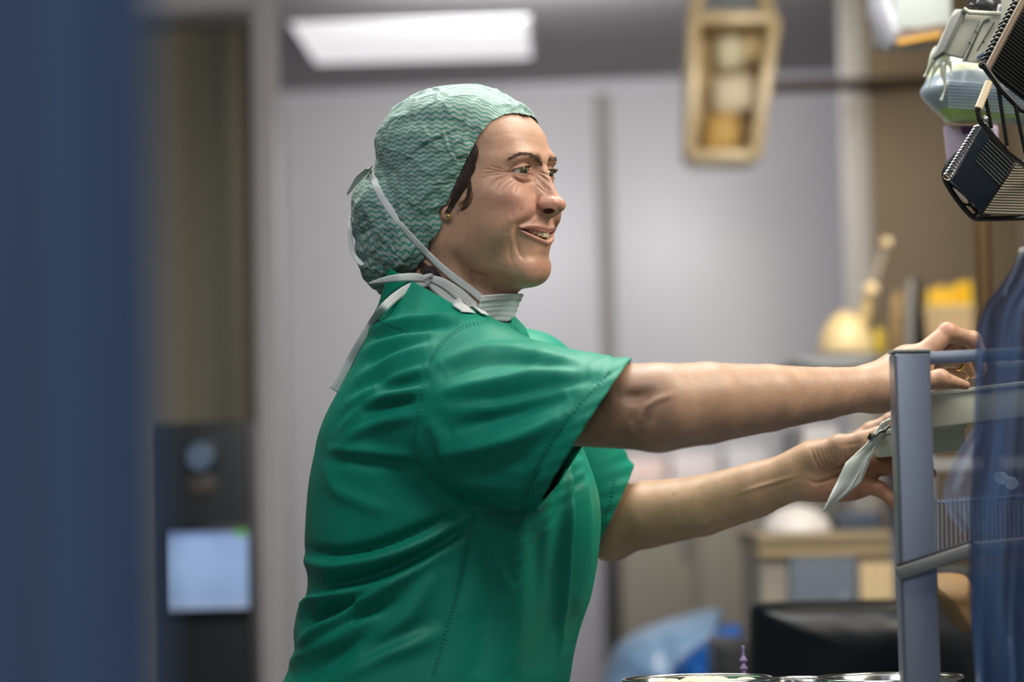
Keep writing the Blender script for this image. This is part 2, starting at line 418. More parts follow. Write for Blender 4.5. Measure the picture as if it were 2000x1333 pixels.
def head_sdf(h):
    F, R, U = h[..., 0], h[..., 1], h[..., 2]
    aR = np.abs(R)
    Fc = tab(U, [-124, -90, -40, 20, 104], [28, 24, 12, 2, -5])
    fr = tab(U, U_T, F_T); bk = tab(U, U_T, B_T); w = tab(U, U_T, W_T); n = tab(U, U_T, N_T)
    d1 = F - Fc; a = np.where(d1 > 0, fr - Fc, Fc - bk)
    q = (np.abs(d1 / a) ** n + (aR / w) ** n + 1e-9) ** (1 / n)
    r = np.sqrt(d1 * d1 + R * R) + 1e-6
    d = (1 - 1 / q) * r * 0.93
    # crown and under-jaw
    d = smax(d, U - 96 + 0.004 * (F * F * .4 + R * R), 14)
    d = smax(d, -(U + 117 - (88 - F) * 0.24 - 0.0 * aR), 11)
    # broad forms, both sides
    P3 = np.stack([F, aR, U], -1)
    d = smin(d, ell(P3, (61, 42, -28), (24, 22, 18)), 14)              # cheekbone / smile apple
    d = smin(d, ell(P3, (71, 33, -41), (17, 19, 17)), 12)
    d = smin(d, ell(P3, (48, 46, -58), (26, 20, 26)), 16)
    d = smin(d, ell(P3, (73, 6, -103), (12.5, 18, 13)), 18)              # chin
    d = smin(d, cone(P3, (12, 48, -74), (66, 17, -104), 12, 12), 26)   # jaw bone
    d = smin(d, ell(P3, (76, 22, 17), (12.5, 23, 8)), 11)
    d = smin(d, ell(P3, (83, 16, 8), (9, 10, 8)), 8)                # brow bone
    d = smin(d, ell(P3, (72, 0, -68), (20, 30, 22)), 14)               # tooth arch
    d = smin(d, ell(P3, (40, 0, -114), (27, 28, 12)), 12)            # soft under-chin
    # eye socket
    d = smax(d, -ell(P3, (93, 29, 3), (13, 17, 11.5)), 10)
    d = smax(d, -ell(P3, (90, 15, 4), (9, 6.5, 12)), 8)
    # lids
    e = np.linalg.norm(P3 - EYE, axis=-1)
    d = smin(d, e - 13.6, 3.5)
    # nose
    ns = cone(P3, (88, 0, 2), (94.5, 0, -17), 5.6, 5.8)
    ns = smin(ns, cone(P3, (94.5, 0, -17), (103, 0, -32), 5.8, 7.4), 5)
    ns = smin(ns, ell(P3, (107.0, 0, -34.8), (7.8, 7.2, 7.4)), 4)
    ns = smin(ns, cone(P3, (82, 5, -8), (90, 9, -33), 7.5, 8.5), 6)
    ns = smin(ns, ell(P3, (93.5, 11.6, -34.5), (9.0, 5.2, 6.8)), 3)
    ns = smin(ns, ell(P3, (99.5, 8.0, -33), (9, 6, 7)), 4)
    ns = smin(ns, ell(P3, (97, 6.5, -40.0), (9.5, 7.0, 5.2)), 4)
    ns = smin(ns, cone(P3, (104, 0, -41), (93, 0, -46), 4.4, 5), 3)
    d = smin(d, ns, 6)
    d = smax(d, -ell(P3, (100.5, 11.5, -41.8), (6.0, 5.5, 2.5)), 1.0)      # nostril
    sx, sy = face_xy(h)
    near = (np.abs(d) < 9) & (F > 5)
    if near.any():
        x, y = sx[near], sy[near]; D = d[near].copy()
        lf = F[near]
        fac = np.clip((lf - 5) / 20, 0, 1)
        def ln(pts, s, amp, fade=True):
            nonlocal D
            dd, t = pdist(x, y, pts)
            w_ = np.sin(np.clip(t, 0, 1) * math.pi * .94 + .09) ** .5 if fade else 1.0
            D = D - amp * gauss(dd, s) * w_ * fac
        # nasolabial fold: cheek proud above, lip side sunk
        ln(L_NASOL, 4.5, -2.1); ln([(p[0] - 10, p[1] - 6) for p in L_NASOL], 12, 2.2)
        ln(L_MARIO, 3.5, -.7); ln([(p[0] - 7, p[1]) for p in L_MARIO], 6, .5); ln(L_MARI2, 3.0, -.4)
        ln(L_UNDER, 3.0, -1.1); ln([(p[0], p[1] - 6) for p in L_UNDER], 4.0, 1.2)
        ln(L_LIDCR, 2.2, -1.2)
        ln([(p[0], p[1] - 8) for p in L_LIDCR], 5, .6)
        ln([(1012, 508), (1040, 506), (1062, 503), (1090, 504)], 8, -0.7)         # furrow above the chin
        ln([(1060, 433), (1066, 445)], 4, .4)
        ln([(988, 346.5), (1004, 343.5)], 2.2, -1.5); ln([(1033, 345), (1040, 349)], 2.2, -1.2)
        for c in CROW: ln(c, 1.6, -.7)
        for c in SCRUNCH: ln(c, 1.5, -.8); ln([(p[0] + 2.5, p[1] - 2.5) for p in c], 1.8, .3)
        ln([(960, 262), (1000, 252), (1040, 256)], 3, -.18); ln([(950, 280), (1000, 270), (1050, 276)], 3, -.18)
        ln([(1058, 387), (1051, 393), (1047.5, 403), (1051, 413), (1060, 421)], 3, -2.0)                        # behind the nostril wing
        # lips and the open mouth
        ln(L_UPLIP, 4.2, 1.6, False); ln(L_LOLIP, 5.5, 2.0, False)
        mp = inpoly(x, y, MOUTH) * MMPX
        h2 = h[near]
        depth = D + 11
        cav = np.maximum(mp, -depth)
        D = smax(D, -cav, 1.2)
        # eye opening
        op = lid_opening(h2)
        cut = np.maximum(op, -(lf - EYE[0] - 2.0))
        D = smax(D, -cut, 0.9)
        d = d.copy(); d[near] = D
    return d

def ear_sdf(h):
    P3 = np.stack([h[..., 0], np.abs(h[..., 1]), h[..., 2]], -1)
    d = ell(P3, (-8, 66, -18), (13, 5.0, 26))
    d = smin(d, ell(P3, (6, 67.5, -45), (7, 4.2, 8.5)), 5)
    d = smax(d, -ell(P3, (-8, 72, -16), (8, 4, 17)), 4)
    d = smin(d, ell(P3, (10, 67, -28), (5, 3.6, 6)), 4)
    return d
# neck, in the same millimetres
NECKPTS = [np.array([-18., 0, -70]), np.array([-30., 0, -125]), np.array([-52., 0, -190])]
def neck_sdf(h):
    P3 = np.stack([h[..., 0], np.abs(h[..., 1]), h[..., 2]], -1)
    Q = P3.copy()
    d = cone(P3, (-14, 12, -70), (-28, 14, -150), 45, 43)
    d = smin(d, cone(P3, (-28, 14, -150), (-50, 16, -215), 43, 50), 15)
    d = smin(d, cone(P3, (36, 0, -106), (6, 0, -180), 24, 26), 20)           # throat
    d = smin(d, cone(P3, (-12, 58, -56), (16, 20, -178), 12, 10), 10)        # neck muscle
    d = smin(d, cone(P3, (14, 0, -140), (5, 0, -200), 26, 28), 20)
    return d
def headneck(p):
    h = to_head(p)
    d = head_sdf(h)
    d = smin(d, ear_sdf(h), 3.5)
    d = smin(d, neck_sdf(h), 9)
    return d * HS

# ------------------------------------------------------------------ arms, hands, trunk
def econe(p, a, b, ra, rb, ka=1.0, kb=1.0):
    """Tapered rod whose section is flattened towards the camera axis (k < 1 thins it along Y)."""
    a = np.asarray(a, float); b = np.asarray(b, float); ba = b - a
    h = np.clip(((p - a) @ ba) / (ba @ ba), 0, 1)
    o = p - a - h[..., None] * ba
    k = ka + (kb - ka) * h
    l = np.sqrt(o[..., 0] ** 2 + (o[..., 1] / k) ** 2 + o[..., 2] ** 2)
    return (l - (ra + (rb - ra) * h)) * np.minimum(k, 1)
# right arm (nearer to the camera)
RS, RE, RW = P(905, 778, -.118), P(1285, 797, -.235), P(1708, 757, -.10)
RA1, RA2, RA3 = P(1380, 788, -.205), P(1500, 778, -.168), P(1610, 769, -.13)
# left arm
LS, LE, LW = P(1015, 760, .20), P(1195, 1020, .23), P(1575, 921, .125)
LA1, LA2, LA3 = P(1262, 1006, .21), P(1370, 989, .18), P(1475, 958, .15)
Q = P
L_FING = {'thumb': ([Q(1592, 892, .115), Q(1640, 871, .098), Q(1684, 860, .092), Q(1716, 845, .092)], [.0150, .0120, .0098, .0075]),
          'index': ([Q(1655, 876, .135), Q(1702, 842, .130), Q(1740, 822, .124), Q(1768, 815, .118)], [.0125, .0098, .0085, .0070]),
          'middle': ([Q(1672, 898, .140), Q(1728, 893, .138), Q(1775, 899, .128), Q(1800, 910, .118)], [.0125, .0095, .0085, .0070]),
          'ring': ([Q(1678, 920, .140), Q(1730, 912, .130), Q(1785, 919, .118), Q(1817, 925, .112)], [.0120, .0090, .0080, .0070]),
          'little': ([Q(1672, 943, .135), Q(1718, 956, .125), Q(1744, 978, .116), Q(1758, 998, .110)], [.0115, .0082, .0072, .0060])}
R_FING = {'thumb': ([Q(1725, 768, -.10), Q(1775, 750, -.105), Q(1836, 741, -.10), Q(1886, 753, -.09)], [.0150, .0118, .0096, .0046]),
          'index': ([Q(1780, 712, -.075), Q(1850, 650, -.062), Q(1900, 664, -.052), Q(1918, 695, -.048)], [.0125, .0100, .0085, .0070]),
          'middle': ([Q(1785, 716, -.052), Q(1858, 668, -.036), Q(1908, 690, -.025), Q(1915, 722, -.022)], [.0125, .0100, .0085, .0070]),
          'ring': ([Q(1785, 726, -.030), Q(1848, 700, -.010), Q(1890, 710, .000), Q(1900, 728, .002)], [.0120, .0092, .0080, .0068]),
          'little': ([Q(1780, 738, -.012), Q(1835, 715, .010), Q(1868, 722, .015), Q(1882, 735, .016)], [.0110, .0080, .0070, .0060])}
def hand_sdf(p, left):
    if left:
        d = econe(p, LW, Q(1640, 916, .138), .0255, .0310, .62, .48)
        d = smin(d, econe(p, Q(1612, 942, .132), Q(1672, 938, .138), .0200, .0205, .8, .72), .012)
        d = smin(d, cone(p, Q(1596, 894, .118), Q(1640, 884, .108), .0195, .0150), .010)       # ball of the thumb
        d = smin(d, cone(p, Q(1590, 950, .122), Q(1660, 952, .128), .0145, .0120), .010)      # heel of the hand
        fg = L_FING
    else:
        d = econe(p, RW, Q(1775, 722, -.065), .0235, .0270, .95, 1.0)
        d = smin(d, cone(p, Q(1715, 765, -.105), Q(1760, 755, -.105), .0190, .0150), .012)
        fg = R_FING
    for k, (pts, rs) in fg.items():
        f = chain(p, pts, rs, .004)
        # knuckles
        for i in (1, 2): f = smin(f, np.linalg.norm(p - pts[i], axis=-1) - rs[i] * 1.06, .003)
        d = smin(d, f, .007 if k != 'thumb' else .009)
    if left:
        # deep crease between the ball of the thumb and the palm, and fine skin folds across it
        x, y = to_px(p); near = np.abs(d) < .006
        if near.any():
            X, Y = x[near], y[near]; D = d[near].copy()
            fr = (p[near][:, 1] < .128)
            def ln(pts, s, a):
                nonlocal D
                dd, t = pdist(X, Y, pts); D = D + a * gauss(dd, s) * fr * np.sin(np.clip(t, 0.03, .97) * math.pi) ** .6
            ln([(1578, 938), (1592, 944), (1612, 940), (1638, 928), (1655, 914)], 3.0, .0030)
            ln([(1574, 928), (1573, 945), (1577, 960)], 2.5, .0006)
            for i in range(8):
                x0 = 1584 + i * 9.0
                ln([(x0, 878 + i * .0), (x0 + 8, 898), (x0 + 19, 915 - i * 1.2), (x0 + 36, 926 - i * 3)], 2.0, .0024)
            ln([(1640, 872), (1665, 868), (1690, 866)], 2.2, .0012)
            d = d.copy(); d[near] = D
    return d
HAND_X = P(1470, 900, .1)[0]
def arms(p):
    d = cone(p, RS, RE, .043, .0435)
    d = smin(d, cone(p, RE, RA1, .0440, .0415), .006)
    d = smin(d, econe(p, RA1, RA2, .0415, .0345, .95, .9), .003)
    d = smin(d, econe(p, RA2, RA3, .0345, .0272, .9, .85), .003)
    d = smin(d, econe(p, RA3, RW, .0272, .0222, .85, .9), .003)
    # elbow: dimple, fold and the bone's bump below
    x, y = to_px(p)
    near = (np.abs(d) < .01) & (x > 1080) & (x < 1500) & (p[:, 1] < -.2)
    if near.any():
        X, Y = x[near], y[near]; D = d[near].copy()
        def ln(pts, s, a):
            nonlocal D
            dd, t = pdist(X, Y, pts); D = D + a * gauss(dd, s) * np.sin(np.clip(t, 0.04, .96) * math.pi) ** .5
        ln([(1215, 775), (1245, 778), (1272, 770)], 13, .0072)
        ln([(1252, 838), (1250, 812), (1262, 792), (1284, 780), (1310, 772)], 5, -.0036)
        ln([(1240, 845), (1236, 818), (1244, 798)], 5, .0022); ln([(1268, 830), (1272, 808)], 6, .0016)
        ln([(1262, 850), (1285, 862), (1300, 868)], 3, .0016)
        d = d.copy(); d[near] = D
    l = cone(p, LS, LE, .046, .041)
    l = smin(l, cone(p, LE, LA1, .0395, .0395), .006)
    l = smin(l, econe(p, LA1, LA2, .0395, .0350, 1, .9), .003)
    l = smin(l, econe(p, LA2, LA3, .0350, .0318, .9, .75), .003)
    l = smin(l, econe(p, LA3, LW, .0312, .0262, .75, .66), .003)
    x2 = (p[:, 0] > P(1380, 900, .15)[0]) & (np.abs(l) < .008)
    if x2.any():
        X, Y = to_px(p[x2]); D = l[x2].copy()
        dd, t = pdist(X, Y, [(1430, 968), (1480, 952), (1530, 937), (1572, 925)]); D = D - .0016 * gauss(dd, 3.5) * np.sin(np.clip(t, .03, .97) * math.pi)
        dd, t = pdist(X, Y, [(1500, 962), (1540, 948), (1572, 938)]); D = D - .0010 * gauss(dd, 3) * np.sin(np.clip(t, .03, .97) * math.pi)
        l = l.copy(); l[x2] = D
    l = smin(l, np.linalg.norm(p - P(1192, 1058, .225), axis=-1) - .020, .02)
    for left in (False, True):
        s_ = (p[:, 0] > HAND_X) & ((l if left else d) < .16)
        if s_.any():
            if left: l[s_] = smin(l[s_], hand_sdf(p[s_], True), .012)
            else: d[s_] = smin(d[s_], hand_sdf(p[s_], False), .012)
    return np.minimum(d, l)
def trunk(p):
    d = ell(p, P(875, 890, .035), (.110, .130, .15))
    d = smin(d, ell(p, P(980, 930, .05), (.075, .110, .075)), .06)
    d = smin(d, ell(p, P(845, 1200, .035), (.10, .125, .22)), .06)
    d = smin(d, ell(p, P(840, 1420, .035), (.115, .150, .15)), .06)
    d = smin(d, cone(p, P(860, 690, .02), RS, .050, .043), .03)
    d = smin(d, cone(p, P(870, 690, .05), LS, .055, .05), .04)
    return d
HB = [c for c in [from_head(np.array([a, b, e], float)) for a in (-115, 130) for b in (-95, 95) for e in (-235, 125)]]
HB = (np.min(HB, 0) - .01, np.max(HB, 0) + .01)
ARM_X = P(820, 700, 0)[0]
def body(p):
    n = len(p); d = np.full(n, 1e3)
    tr = p[:, 2] < P(0, 440, 0)[2]
    w = tr
    if w.any(): d[w] = trunk(p[w])
    w = (p[:, 0] > ARM_X) & (p[:, 2] < P(1000, 560, -.2)[2]) & (p[:, 2] > P(1000, 1180, .2)[2])
    if w.any(): d[w] = smin(d[w], arms(p[w]), .03)
    inb = np.all((p > HB[0] - .0) & (p < HB[1] + .0), axis=1) & (d > -.03)
    if inb.any():
        hd = headneck(p[inb]); d[inb] = smin(d[inb], hd, .02)
    far = d > 100
    if far.any(): d[far] = np.minimum(np.linalg.norm(np.maximum(np.maximum(HB[0] - p[far], p[far] - HB[1]), 0), axis=1) + .02, 1)
    return d

# ------------------------------------------------------------------ person: the body, its colours, eyes, teeth, hair
def skin_material():
    m = bpy.data.materials.new('skin'); m.use_nodes = True; nt = m.node_tree; b = nt.nodes['Principled BSDF']
    at = nt.nodes.new('ShaderNodeAttribute'); at.attribute_name = 'tint'
    tc = nt.nodes.new('ShaderNodeTexCoord')
    n1 = nt.nodes.new('ShaderNodeTexNoise'); n1.inputs['Scale'].default_value = 42; n1.inputs['Detail'].default_value = 6; n1.inputs['Roughness'].default_value = .62
    v1 = nt.nodes.new('ShaderNodeTexVoronoi'); v1.inputs['Scale'].default_value = 120; v1.feature = 'F1'
    for n in (n1, v1): lk(nt, tc.outputs['Object'], n.inputs['Vector'])
    r1 = nt.nodes.new('ShaderNodeMapRange'); r1.inputs[1].default_value = .3; r1.inputs[2].default_value = .7; r1.inputs[3].default_value = .84; r1.inputs[4].default_value = 1.14
    lk(nt, n1.outputs['Fac'], r1.inputs[0])
    mul = nt.nodes.new('ShaderNodeMix'); mul.data_type = 'RGBA'; mul.blend_type = 'MULTIPLY'; mul.inputs[0].default_value = 1
    cmb = nt.nodes.new('ShaderNodeCombineColor')
    for i in range(3): lk(nt, r1.outputs[0], cmb.inputs[i])
    lk(nt, at.outputs['Color'], mul.inputs[6]); lk(nt, cmb.outputs[0], mul.inputs[7])
    # freckles: small dots where a broad noise allows them
    n2 = nt.nodes.new('ShaderNodeTexNoise'); n2.inputs['Scale'].default_value = 22; lk(nt, tc.outputs['Object'], n2.inputs['Vector'])
    r2 = nt.nodes.new('ShaderNodeMapRange'); r2.inputs[1].default_value = .24; r2.inputs[2].default_value = .12; r2.inputs[3].default_value = 0; r2.inputs[4].default_value = 1
    lk(nt, v1.outputs['Distance'], r2.inputs[0])
    r3 = nt.nodes.new('ShaderNodeMapRange'); r3.inputs[1].default_value = .48; r3.inputs[2].default_value = .68; r3.inputs[3].default_value = 0; r3.inputs[4].default_value = .34
    lk(nt, n2.outputs['Fac'], r3.inputs[0])
    ml = nt.nodes.new('ShaderNodeMath'); ml.operation = 'MULTIPLY'; lk(nt, r2.outputs[0], ml.inputs[0]); lk(nt, r3.outputs[0], ml.inputs[1])
    mx = nt.nodes.new('ShaderNodeMix'); mx.data_type = 'RGBA'; mx.inputs[7].default_value = (.22, .085, .05, 1)
    lk(nt, ml.outputs[0], mx.inputs[0]); lk(nt, mul.outputs[2], mx.inputs[6]); lk(nt, mx.outputs[2], b.inputs['Base Color'])
    n3 = nt.nodes.new('ShaderNodeTexNoise'); n3.inputs['Scale'].default_value = 260; n3.inputs['Detail'].default_value = 5; lk(nt, tc.outputs['Object'], n3.inputs['Vector'])
    v2 = nt.nodes.new('ShaderNodeTexVoronoi'); v2.inputs['Scale'].default_value = 700; lk(nt, tc.outputs['Object'], v2.inputs['Vector'])
    ad = nt.nodes.new('ShaderNodeMath'); ad.operation = 'MULTIPLY_ADD'; ad.inputs[1].default_value = .35
    lk(nt, v2.outputs['Distance'], ad.inputs[0]); lk(nt, n3.outputs['Fac'], ad.inputs[2])
    bp = nt.nodes.new('ShaderNodeBump'); bp.inputs['Strength'].default_value = .26; bp.inputs['Distance'].default_value = .0011
    lk(nt, ad.outputs[0], bp.inputs['Height']); lk(nt, bp.outputs[0], b.inputs['Normal'])
    b.inputs['Roughness'].default_value = .46; b.inputs['Specular IOR Level'].default_value = .42
    b.inputs['Subsurface Weight'].default_value = .14; b.inputs['Subsurface Radius'].default_value = (.010, .0038, .002); b.inputs['Subsurface Scale'].default_value = .6
    return m

def skin_tint(v):
    base = np.array([.458, .260, .168]); n = len(v)
    c = np.tile(base, (n, 1))
    def mixin(w, col):
        nonlocal c
        c = c * (1 - w[:, None]) + np.array(col) * w[:, None]
    h = to_head(v); sx, sy = face_xy(h)
    px, py = to_px(v)
    inh = np.all((v > HB[0]) & (v < HB[1]), axis=1) & (h[:, 0] > -20) & (h[:, 2] > -130)
    on = inh.astype(float)
    pb = lambda pts: pdist(sx, sy, pts)[0]
    mixin(on * .42 * gauss(np.hypot((sx - 1000) / 46, (sy - 402) / 34), 1), (.42, .155, .125))         # cheek
    mixin(on * .35 * gauss(np.hypot(sx - 1040, sy - 432) / 30, 1), (.40, .19, .14))
    mixin(on * .50 * gauss(np.hypot((sx - 1088) / 22, (sy - 405) / 18), 1), (.46, .165, .12))           # nose tip
    mixin(on * .45 * gauss(pb([(1048, 396), (1054, 412), (1062, 420)]), 6), (.40, .12, .09))
    mixin(on * .25 * gauss(np.hypot((sx - 1020) / 60, (sy - 262) / 30), 1), (.56, .36, .24))
    mixin(on * .30 * gauss(np.hypot((sx - 1050) / 36, (sy - 525) / 24), 1), (.44, .20, .15))
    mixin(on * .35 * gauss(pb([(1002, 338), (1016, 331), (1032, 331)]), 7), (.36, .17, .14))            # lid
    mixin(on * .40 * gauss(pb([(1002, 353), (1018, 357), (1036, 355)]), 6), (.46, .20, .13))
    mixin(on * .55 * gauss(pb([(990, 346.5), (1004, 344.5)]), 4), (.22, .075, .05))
    mixin(on * .6 * gauss(pb([(1034, 344), (1039, 349)]), 3.5), (.40, .13, .09))
    mixin(on * np.clip(.95 * gauss(pb([(1018, 453), (1030, 451.4), (1046, 451.2), (1061, 453.5), (1073, 458), (1086, 462.5)]), 3.8) * 1.2, 0, .85), (.36, .13, .12))                 # lips
    mixin(on * np.clip(.75 * gauss(pb([(1022, 460.5), (1033, 465.5), (1047, 471.5), (1060, 476.5), (1072, 480), (1088, 482)]), 3.0), 0, .7), (.40, .16, .14))
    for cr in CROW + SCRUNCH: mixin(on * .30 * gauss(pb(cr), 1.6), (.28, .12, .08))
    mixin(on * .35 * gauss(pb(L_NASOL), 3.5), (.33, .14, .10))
    # the mouth's inside
    mp = inpoly(sx, sy, MOUTH) * MMPX
    ins = on * (mp < 1.0) * (head_in(h) > 2.2)
    mixin(ins * .95, (.05, .012, .010))
    # nostril
    nd = ell(np.stack([h[:, 0], np.abs(h[:, 1]), h[:, 2]], -1), (100.5, 11.5, -41.8), (6.4, 5.5, 2.9))
    mixin(on * np.clip(1.0 - nd / 1.0, 0, 1) * (h[:, 0] > 85) * .85, (.10, .018, .015))
    # moles
    for mx_, my_, r_ in ((922, 534, 2.2), (1018, 416, 1.3), (1003, 428, 1.2), (1003, 420, 1.0), (960, 416, 1.3), (988, 525, 1.2), (968, 568, 1.2), (900, 500, 1.0), (940, 470, 1.0), (975, 455, 1.0)):
        mixin(on * .75 * gauss(np.hypot(sx - mx_, sy - my_), r_ * 1.25), (.13, .035, .025))
    hand = (px > 1560) * (v[:, 2] < P(1600, 600, 0)[2])
    lef = hand * (v[:, 1] > .07)
    mixin(lef * .80 * np.clip((px - 1640) / 50, 0, 1) * np.clip((py - 868) / 30, 0, 1), (.46, .11, .055)); mixin(lef * .55 * np.clip((py - 926) / 20, 0, 1), (.46, .13, .075)); mixin(lef * .75 * np.clip((px - 1688) / 20, 0, 1) * np.clip((py - 880) / 16, 0, 1), (.34, .06, .025))   # palm and fingers
    mixin(lef * .5 * gauss(pdist(px, py, [(1578, 938), (1592, 944), (1612, 940), (1638, 928), (1655, 914)])[0], 3), (.25, .06, .04))
    mixin(hand * (v[:, 1] < .07) * .35 * np.clip((px - 1750) / 60, 0, 1), (.45, .16, .11))
    rarm = (px > 1040) & (px < 1350) & (v[:, 1] < -.1)
    mixin(rarm * .30 * np.clip((1320 - px) / 120, 0, 1), (.46, .20, .15))
    armw = (px > 1040) & (v[:, 2] < P(1300, 640, -.2)[2]) & ~inh
    mixin(armw * .55, (.40, .255, .150))
    larm = (px > 1160) & (px < 1580) & (v[:, 1] > .05)
    mixin(larm * .35, (.44, .29, .155))
    for mx_, my_, r_ in ((1315, 966, 2.0), (1333, 1000, 1.6), (1395, 1018, 2.2), (1434, 996, 1.6), (1224, 1079, 1.5), (1300, 1040, 1.3), (1370, 950, 1.2)):
        mixin(larm * .8 * gauss(np.hypot(px - mx_, py - my_), r_ * 1.2), (.12, .05, .03))
    return c
def head_in(h):
    """How far the point lies below the closed face, in mm (roughly, by the front profile)."""
    F = h[:, 0]; U = h[:, 2]
    fr = tab(U, U_T, F_T); w = tab(U, U_T, W_T)
    return fr * np.sqrt(np.clip(1 - (h[:, 1] / (w * 1.0)) ** 2, 0, 1)) * .8 + 20 * np.sqrt(np.clip(1 - (h[:, 1] / w) ** 2, 0, 1)) * .0 - F + 14

M_SKIN = skin_material()
person = empty('person', (P(845, 1300, .03)[0], .03, 0.0), 'woman in green scrubs and patterned hair cover, smiling, reaching both arms to the metal rack', 'person')
fx = [(P(860, 0, 0)[0], P(1125, 0, 0)[0], .0011), (P(1555, 900, .13)[0], P(1840, 900, .13)[0], .0016), (P(1840, 0, 0)[0], P(1935, 0, 0)[0], .0022)]
fz = [(P(0, 600, 0)[2], P(0, 215, 0)[2], .0011), (P(1700, 1010, .12)[2], P(1700, 800, .12)[2], .0016), (P(1700, 800, .1)[2], P(1700, 630, -.1)[2], .0022)]
fy = [(-.115, .07, .0012), (.07, .17, .0018)]
v, q = nets(body, steps(-.36, .64, .0045, fx), steps(-.31, .34, .0038, fy), steps(.93, 1.72, .0045, fz), newton=1, slack=1.15)
v, q = islands(v, q)
v_body = v
me = mesh_np('body', v, q)
tint = skin_tint(v)
ca = me.color_attributes.new('tint', 'FLOAT_COLOR', 'POINT')
ca.data.foreach_set('color', np.concatenate([tint, np.ones((len(v), 1))], 1).astype(np.float32).ravel())
body_o = link('body', me, M_SKIN, person)
BODY_BVH = BVHTree.FromPolygons([tuple(a) for a in v], [tuple(a) for a in q])

def cast(bvh, px, py, lift=0.0, near=0.5):
    """The point of a surface seen at this pixel (first one met), lifted along its normal."""
    d = Vector(ray(px, py)).normalized(); o = Vector(CAM) + d * near
    hit, nrm, _, _ = bvh.ray_cast(o, d)
    if hit is None: return None, None
    if nrm.dot(d) > 0: nrm = -nrm
    return hit + nrm * lift, nrm

# eyes
GAZE = {1: (.66, -.74, -.05), -1: (.70, -.70, -.05)}
M_WHITE = mat('eye_white', (.50, .46, .42, 1), .12, noise=.08, nscale=300, coat=.6)
M_PUPIL = mat('pupil', (.004, .004, .004, 1), .08, coat=1)
M_IRIS = mat('iris', (.085, .085, .022, 1), .15, noise=.6, nscale=900, coat=1, dark=(.02, .025, .008, 1))
for s in (1, -1):
    E = Vector(from_head(EYE * np.array([1, s, 1])))
    g = Vector(GAZE[s][0] * CR + GAZE[s][2] * CU - abs(GAZE[s][1]) * CF).normalized()
    eb = MB(); eb.ball(E, .0121, 40, 28); eo = eb.build('eyeball', M_WHITE, person, angle=0)
    ir = MB(); ir.lathe(E, [(0, .01275), (.003, .0126), (.0052, .0119), (.0058, .0108)], 32, g); ir.build('iris', M_IRIS, eo, angle=0)
    pu = MB(); pu.lathe(E, [(0, .01295), (.0016, .01290), (.0022, .01275)], 24, g); pu.build('pupil', M_PUPIL, eo, angle=0)
# the upper row of teeth
M_TOOTH = mat('tooth', (.60, .50, .36, 1), .22, noise=.1, nscale=200, coat=.3)
R_ = -21.9
for i, wd in enumerate((6.4, 6.2, 5.8, 5.8, 6.2, 5.6, 6.2, 6.2, 5.6, 6.2, 5.8, 5.8, 6.2, 6.4)):
    k_ = math.cos(math.atan(.100 * (R_ + wd * .3))) * .97; R_ += wd * k_
    R0 = R_ - wd * k_ * .5
    F0 = 93.6 - 0.046 * R0 * R0; sl = math.atan(2 * .050 * R0)
    lo = -70.0 + 0.021 * R0 * R0; hi = lo + 10.5
    c = from_head(np.array([F0 - 2.5, R0, (lo + hi) / 2]))
    B = Matrix((Vector(hF), Vector(hR), Vector(hU))).transposed() @ Matrix.Rotation(sl, 3, 'Z')
    tb = MB(); tb.box(c, (.0050, wd * .001 * .98, (hi - lo) * .001), B, bevel=.0012, seg=3); tb.build('tooth', M_TOOTH, person, angle=0)

